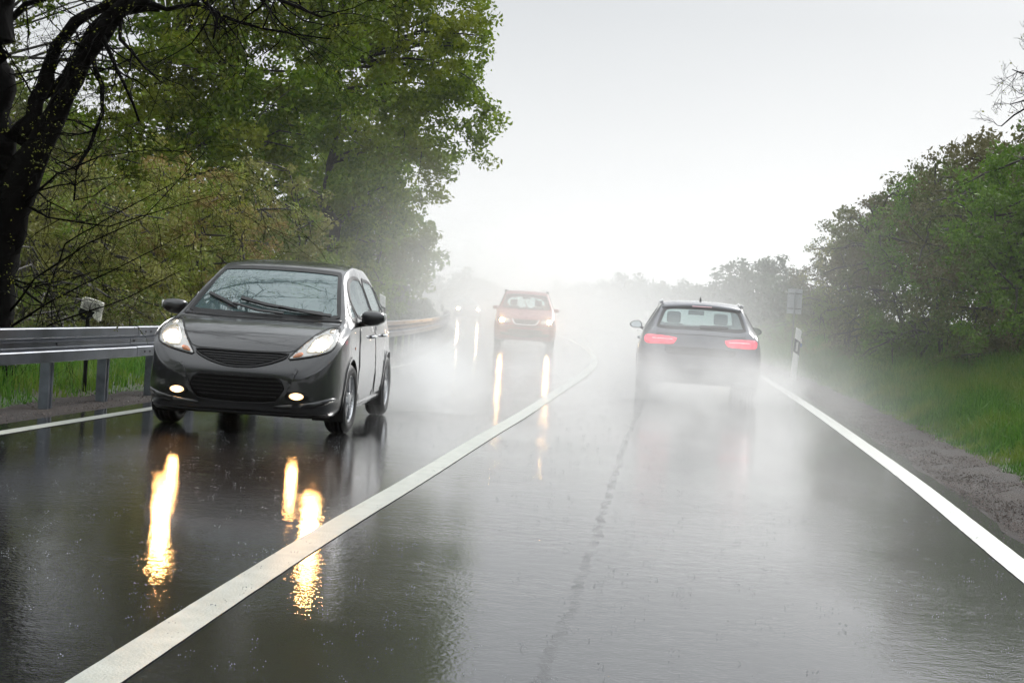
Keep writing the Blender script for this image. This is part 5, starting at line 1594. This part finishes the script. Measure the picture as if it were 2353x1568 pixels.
# ============ far car, hardly visible
def farcar():
    L = 4.2
    prof = dict(
        T=[(0, .55), (.03, .65), (.13, .75), (.4, .85), (.9, .95), (1.2, 1.12), (1.8, 1.38), (2.3, 1.44), (3.0, 1.42), (3.6, 1.25), (4.0, 1.0), (4.2, .6)],
        zb=[(0, .3), (.1, .2), (4, .22), (4.2, .4)],
        W=[(0, .60), (.03, .70), (.13, .79), (.4, .86), (1, .88), (3.6, .87), (4.2, .7)],
        B=[(0, .47), (.03, .57), (.13, .67), (.4, .77), (.9, .87), (2, .93), (3.6, .95), (4.2, .5)],
        wb=[(0, .58), (.03, .68), (.13, .77), (.4, .84), (1, .85), (3.6, .83), (4.2, .65)],
        wr=[(0, .5), (.03, .62), (.13, .72), (.4, .78), (.9, .77), (1.8, .60), (3, .58), (3.6, .6), (4.2, .55)],
        e=[(0, .03), (.9, .04), (1.8, .06), (4.2, .04)])
    p = at(1056, 742, 88)
    c = Car('far_car', (p.x, 103), .16, L, prof, (.85, 3.45), M['fpaint'], 'farthest oncoming car, almost hidden by mist, only its headlights clear')
    ws = [(-.66, 1.0), (.66, 1.0), (.57, 1.33), (-.57, 1.33)]
    c.patch('windscreen', 'f', ws, M['screen'], .001, None, 0, .08, 1, cut=True)
    c.patch('grille', 'f', [(-.4, .72), (.4, .72), (.35, .62), (-.35, .62)], M['grille'], .005, None, .01, .06, 0)
    for sg in (-1, 1):
        h = c.patch('headlight', 'f', [(sg*.47, .64), (sg*.47, .74), (sg*.74, .80), (sg*.78, .70), (sg*.70, .64)], M['lens'], .006, None, .01, .05, 1)
        c.patch('bulb', 'f', ellipse(sg*.64, .70, .085, .065), M['lampmist'], .014, h, .006, .04, 0)
        P = [(.84*sg, .97), (.84*sg, 1.05), (.95*sg, 1.07), (1.0*sg, 1.02), (.95*sg, .96)]
        c.mirror_pod(P, 1.35, .14, M['fpaint'], (Vector((sg*.78, 1.5, .95)), Vector((sg*.87, 1.43, .98))))
    c.arches()
    for vw in c.wheels:
        for sg in (-1, 1): c.wheel(vw, sg, .865, 5, detail=False)
    c.finish()
farcar()

HAZE_D, MIST_D, SPRAY_D = .0002, .05, 1.1
scene.cycles.volume_bounces = 4
scene.cycles.adaptive_threshold = .03
scene.cycles.max_bounces = 8
scene.cycles.transparent_max_bounces = 16
scene.cycles.volume_step_rate = 1.0
# ------------------------------------------------------------------ haze and spray
def volmat(name, dens, aniso=.4, col=(.995, .998, 1.0)):
    m, nt, out = newmat(name)
    pv = N(nt, 'ShaderNodeVolumePrincipled')
    pv.inputs['Color'].default_value = (*col, 1); pv.inputs['Anisotropy'].default_value = aniso
    nt.links.new(pv.outputs[0], out.inputs['Volume'])
    pv.inputs['Density'].default_value = dens
    return m, nt, pv


HZ = (-420, 420, -70, 640, -2.0, 22.0)
hm, _, _ = volmat('haze_air', HAZE_D, .6)
mb = MB(); mb.box(((HZ[0]+HZ[1])/2, (HZ[2]+HZ[3])/2, (HZ[4]+HZ[5])/2), (HZ[1]-HZ[0], HZ[3]-HZ[2], HZ[5]-HZ[4]))
tag(mb.build('haze', hm), 'pale grey rain haze filling the air over the road', 'haze', kind='stuff')


def mist_box(name, c, d, dens, label, fn, aniso=.6, rotz=0):
    """closed box whose density fades to nothing before its faces; fn wires object coords to a factor"""
    m, nt, pv = volmat(name+'_vol', 0, aniso)
    fac = fn(nt)
    mu = N(nt, 'ShaderNodeMath', operation='MULTIPLY'); mu.inputs[1].default_value = dens
    nt.links.new(fac, mu.inputs[0]); nt.links.new(mu.outputs[0], pv.inputs['Density'])
    mb = MB(); mb.box((0, 0, 0), d)
    o = mb.build(name, m)
    o.location = c; o.rotation_euler = (0, 0, rotz)
    return tag(o, label, 'mist', kind='stuff')


def math_(nt, op, a, b=None, c=None):
    n = N(nt, 'ShaderNodeMath', operation=op)
    for i, x in enumerate((a, b, c)):
        if x is None: continue
        if isinstance(x, (int, float)): n.inputs[i].default_value = x
        else: nt.links.new(x, n.inputs[i])
    return n.outputs[0]
def ramp(nt, x, a, b, y0=0.0, y1=1.0, smooth=True):
    n = N(nt, 'ShaderNodeMapRange'); n.interpolation_type = 'SMOOTHSTEP' if smooth else 'LINEAR'
    n.inputs[1].default_value = a; n.inputs[2].default_value = b; n.inputs[3].default_value = y0; n.inputs[4].default_value = y1
    nt.links.new(x, n.inputs[0]); return n.outputs[0]


def road_mist(nt):
    g = N(nt, 'ShaderNodeNewGeometry'); s = N(nt, 'ShaderNodeSeparateXYZ'); nt.links.new(g.outputs['Position'], s.inputs[0])
    x, y, z = s.outputs
    f = ramp(nt, y, 12, 38)
    f = math_(nt, 'MULTIPLY', f, ramp(nt, y, 118, 100))
    f = math_(nt, 'MULTIPLY', f, ramp(nt, y, 52, 85, 1, .45))
    # stays over the road, leaning round the bend
    f = math_(nt, 'MULTIPLY', f, ramp(nt, x, -4.6, -1.0))
    f = math_(nt, 'MULTIPLY', f, ramp(nt, x, 8.0, 4.2))
    f = math_(nt, 'MULTIPLY', f, ramp(nt, z, 4.6, .2, 0, 1))
    no = N(nt, 'ShaderNodeTexNoise'); no.inputs['Scale'].default_value = .16; no.inputs['Detail'].default_value = 2
    nt.links.new(g.outputs['Position'], no.inputs['Vector'])
    return math_(nt, 'MULTIPLY', f, ramp(nt, no.outputs[0], .3, .7, .55, 1.25))
if MIST_D > 0:
    mist_box('road_mist', (2, 66, 2.3), (17, 104, 4.9), MIST_D, 'white spray mist hanging over the wet road from the estate car to the bend', road_mist)


def far_mist(nt):
    g = N(nt, 'ShaderNodeNewGeometry'); s = N(nt, 'ShaderNodeSeparateXYZ'); nt.links.new(g.outputs['Position'], s.inputs[0])
    x, y, z = s.outputs
    f = math_(nt, 'MULTIPLY', ramp(nt, y, 60, 115), ramp(nt, z, 12, 1))
    return f
mist_box('distant_mist', (-5, 150, 6.0), (150, 184, 13), .011, 'pale bank of mist swallowing the bend and the far trees', far_mist)


def puff(scale):
    def fn(nt):
        tc = N(nt, 'ShaderNodeTexCoord')
        mp = N(nt, 'ShaderNodeMapping'); mp.inputs['Scale'].default_value = scale
        nt.links.new(tc.outputs['Object'], mp.inputs[0])
        ln = N(nt, 'ShaderNodeVectorMath', operation='LENGTH'); nt.links.new(mp.outputs[0], ln.inputs[0])
        f = ramp(nt, ln.outputs['Value'], 1.0, .1)
        no = N(nt, 'ShaderNodeTexNoise'); no.inputs['Scale'].default_value = 1.9; no.inputs['Detail'].default_value = 5
        nt.links.new(tc.outputs['Object'], no.inputs['Vector'])
        return math_(nt, 'MULTIPLY', f, ramp(nt, no.outputs[0], .40, .62, .05, 1.5))
    return fn
def spray(c, r, dens, label):
    z0 = max(c[2], .0)
    o = mist_box('spray_cloud', c, (2*r[0], 2*r[1], 2*r[2]), dens, label, puff((1/r[0], 1/r[1], 1/r[2])), .7)
    return o
if SPRAY_D > 0:
    S = SPRAY_D
    spray((1.9, 22.9, .2), (.7, 1.9, .62), 0.7*S, 'white spray thrown up behind the left rear tyre of the estate car')
    spray((3.7, 22.8, .2), (.7, 1.9, .62), 0.7*S, 'white spray thrown up behind the right rear tyre of the estate car')
    spray((2.75, 22.2, .35), (1.7, 2.4, .6), .22*S, 'low spray swirling across the road under the estate car tail')
    spray((2.0, 17.0, .3), (2.0, 10, 1.2), .15*S, 'thin white spray drifting low over the right lane towards the camera')
    spray((-.95, 17.4, .3), (.8, 2.2, .75), 1.7*S, 'spray beside the rear wheel of the grey hatchback')
    spray((.0, 20.5, .3), (1.6, 4.0, .7), .25*S, 'thin drifting spray on the road behind the grey hatchback')
    spray((.35, 48.5, .4), (1.9, 4.0, .9), .35*S, 'spray billowing under and behind the red van')
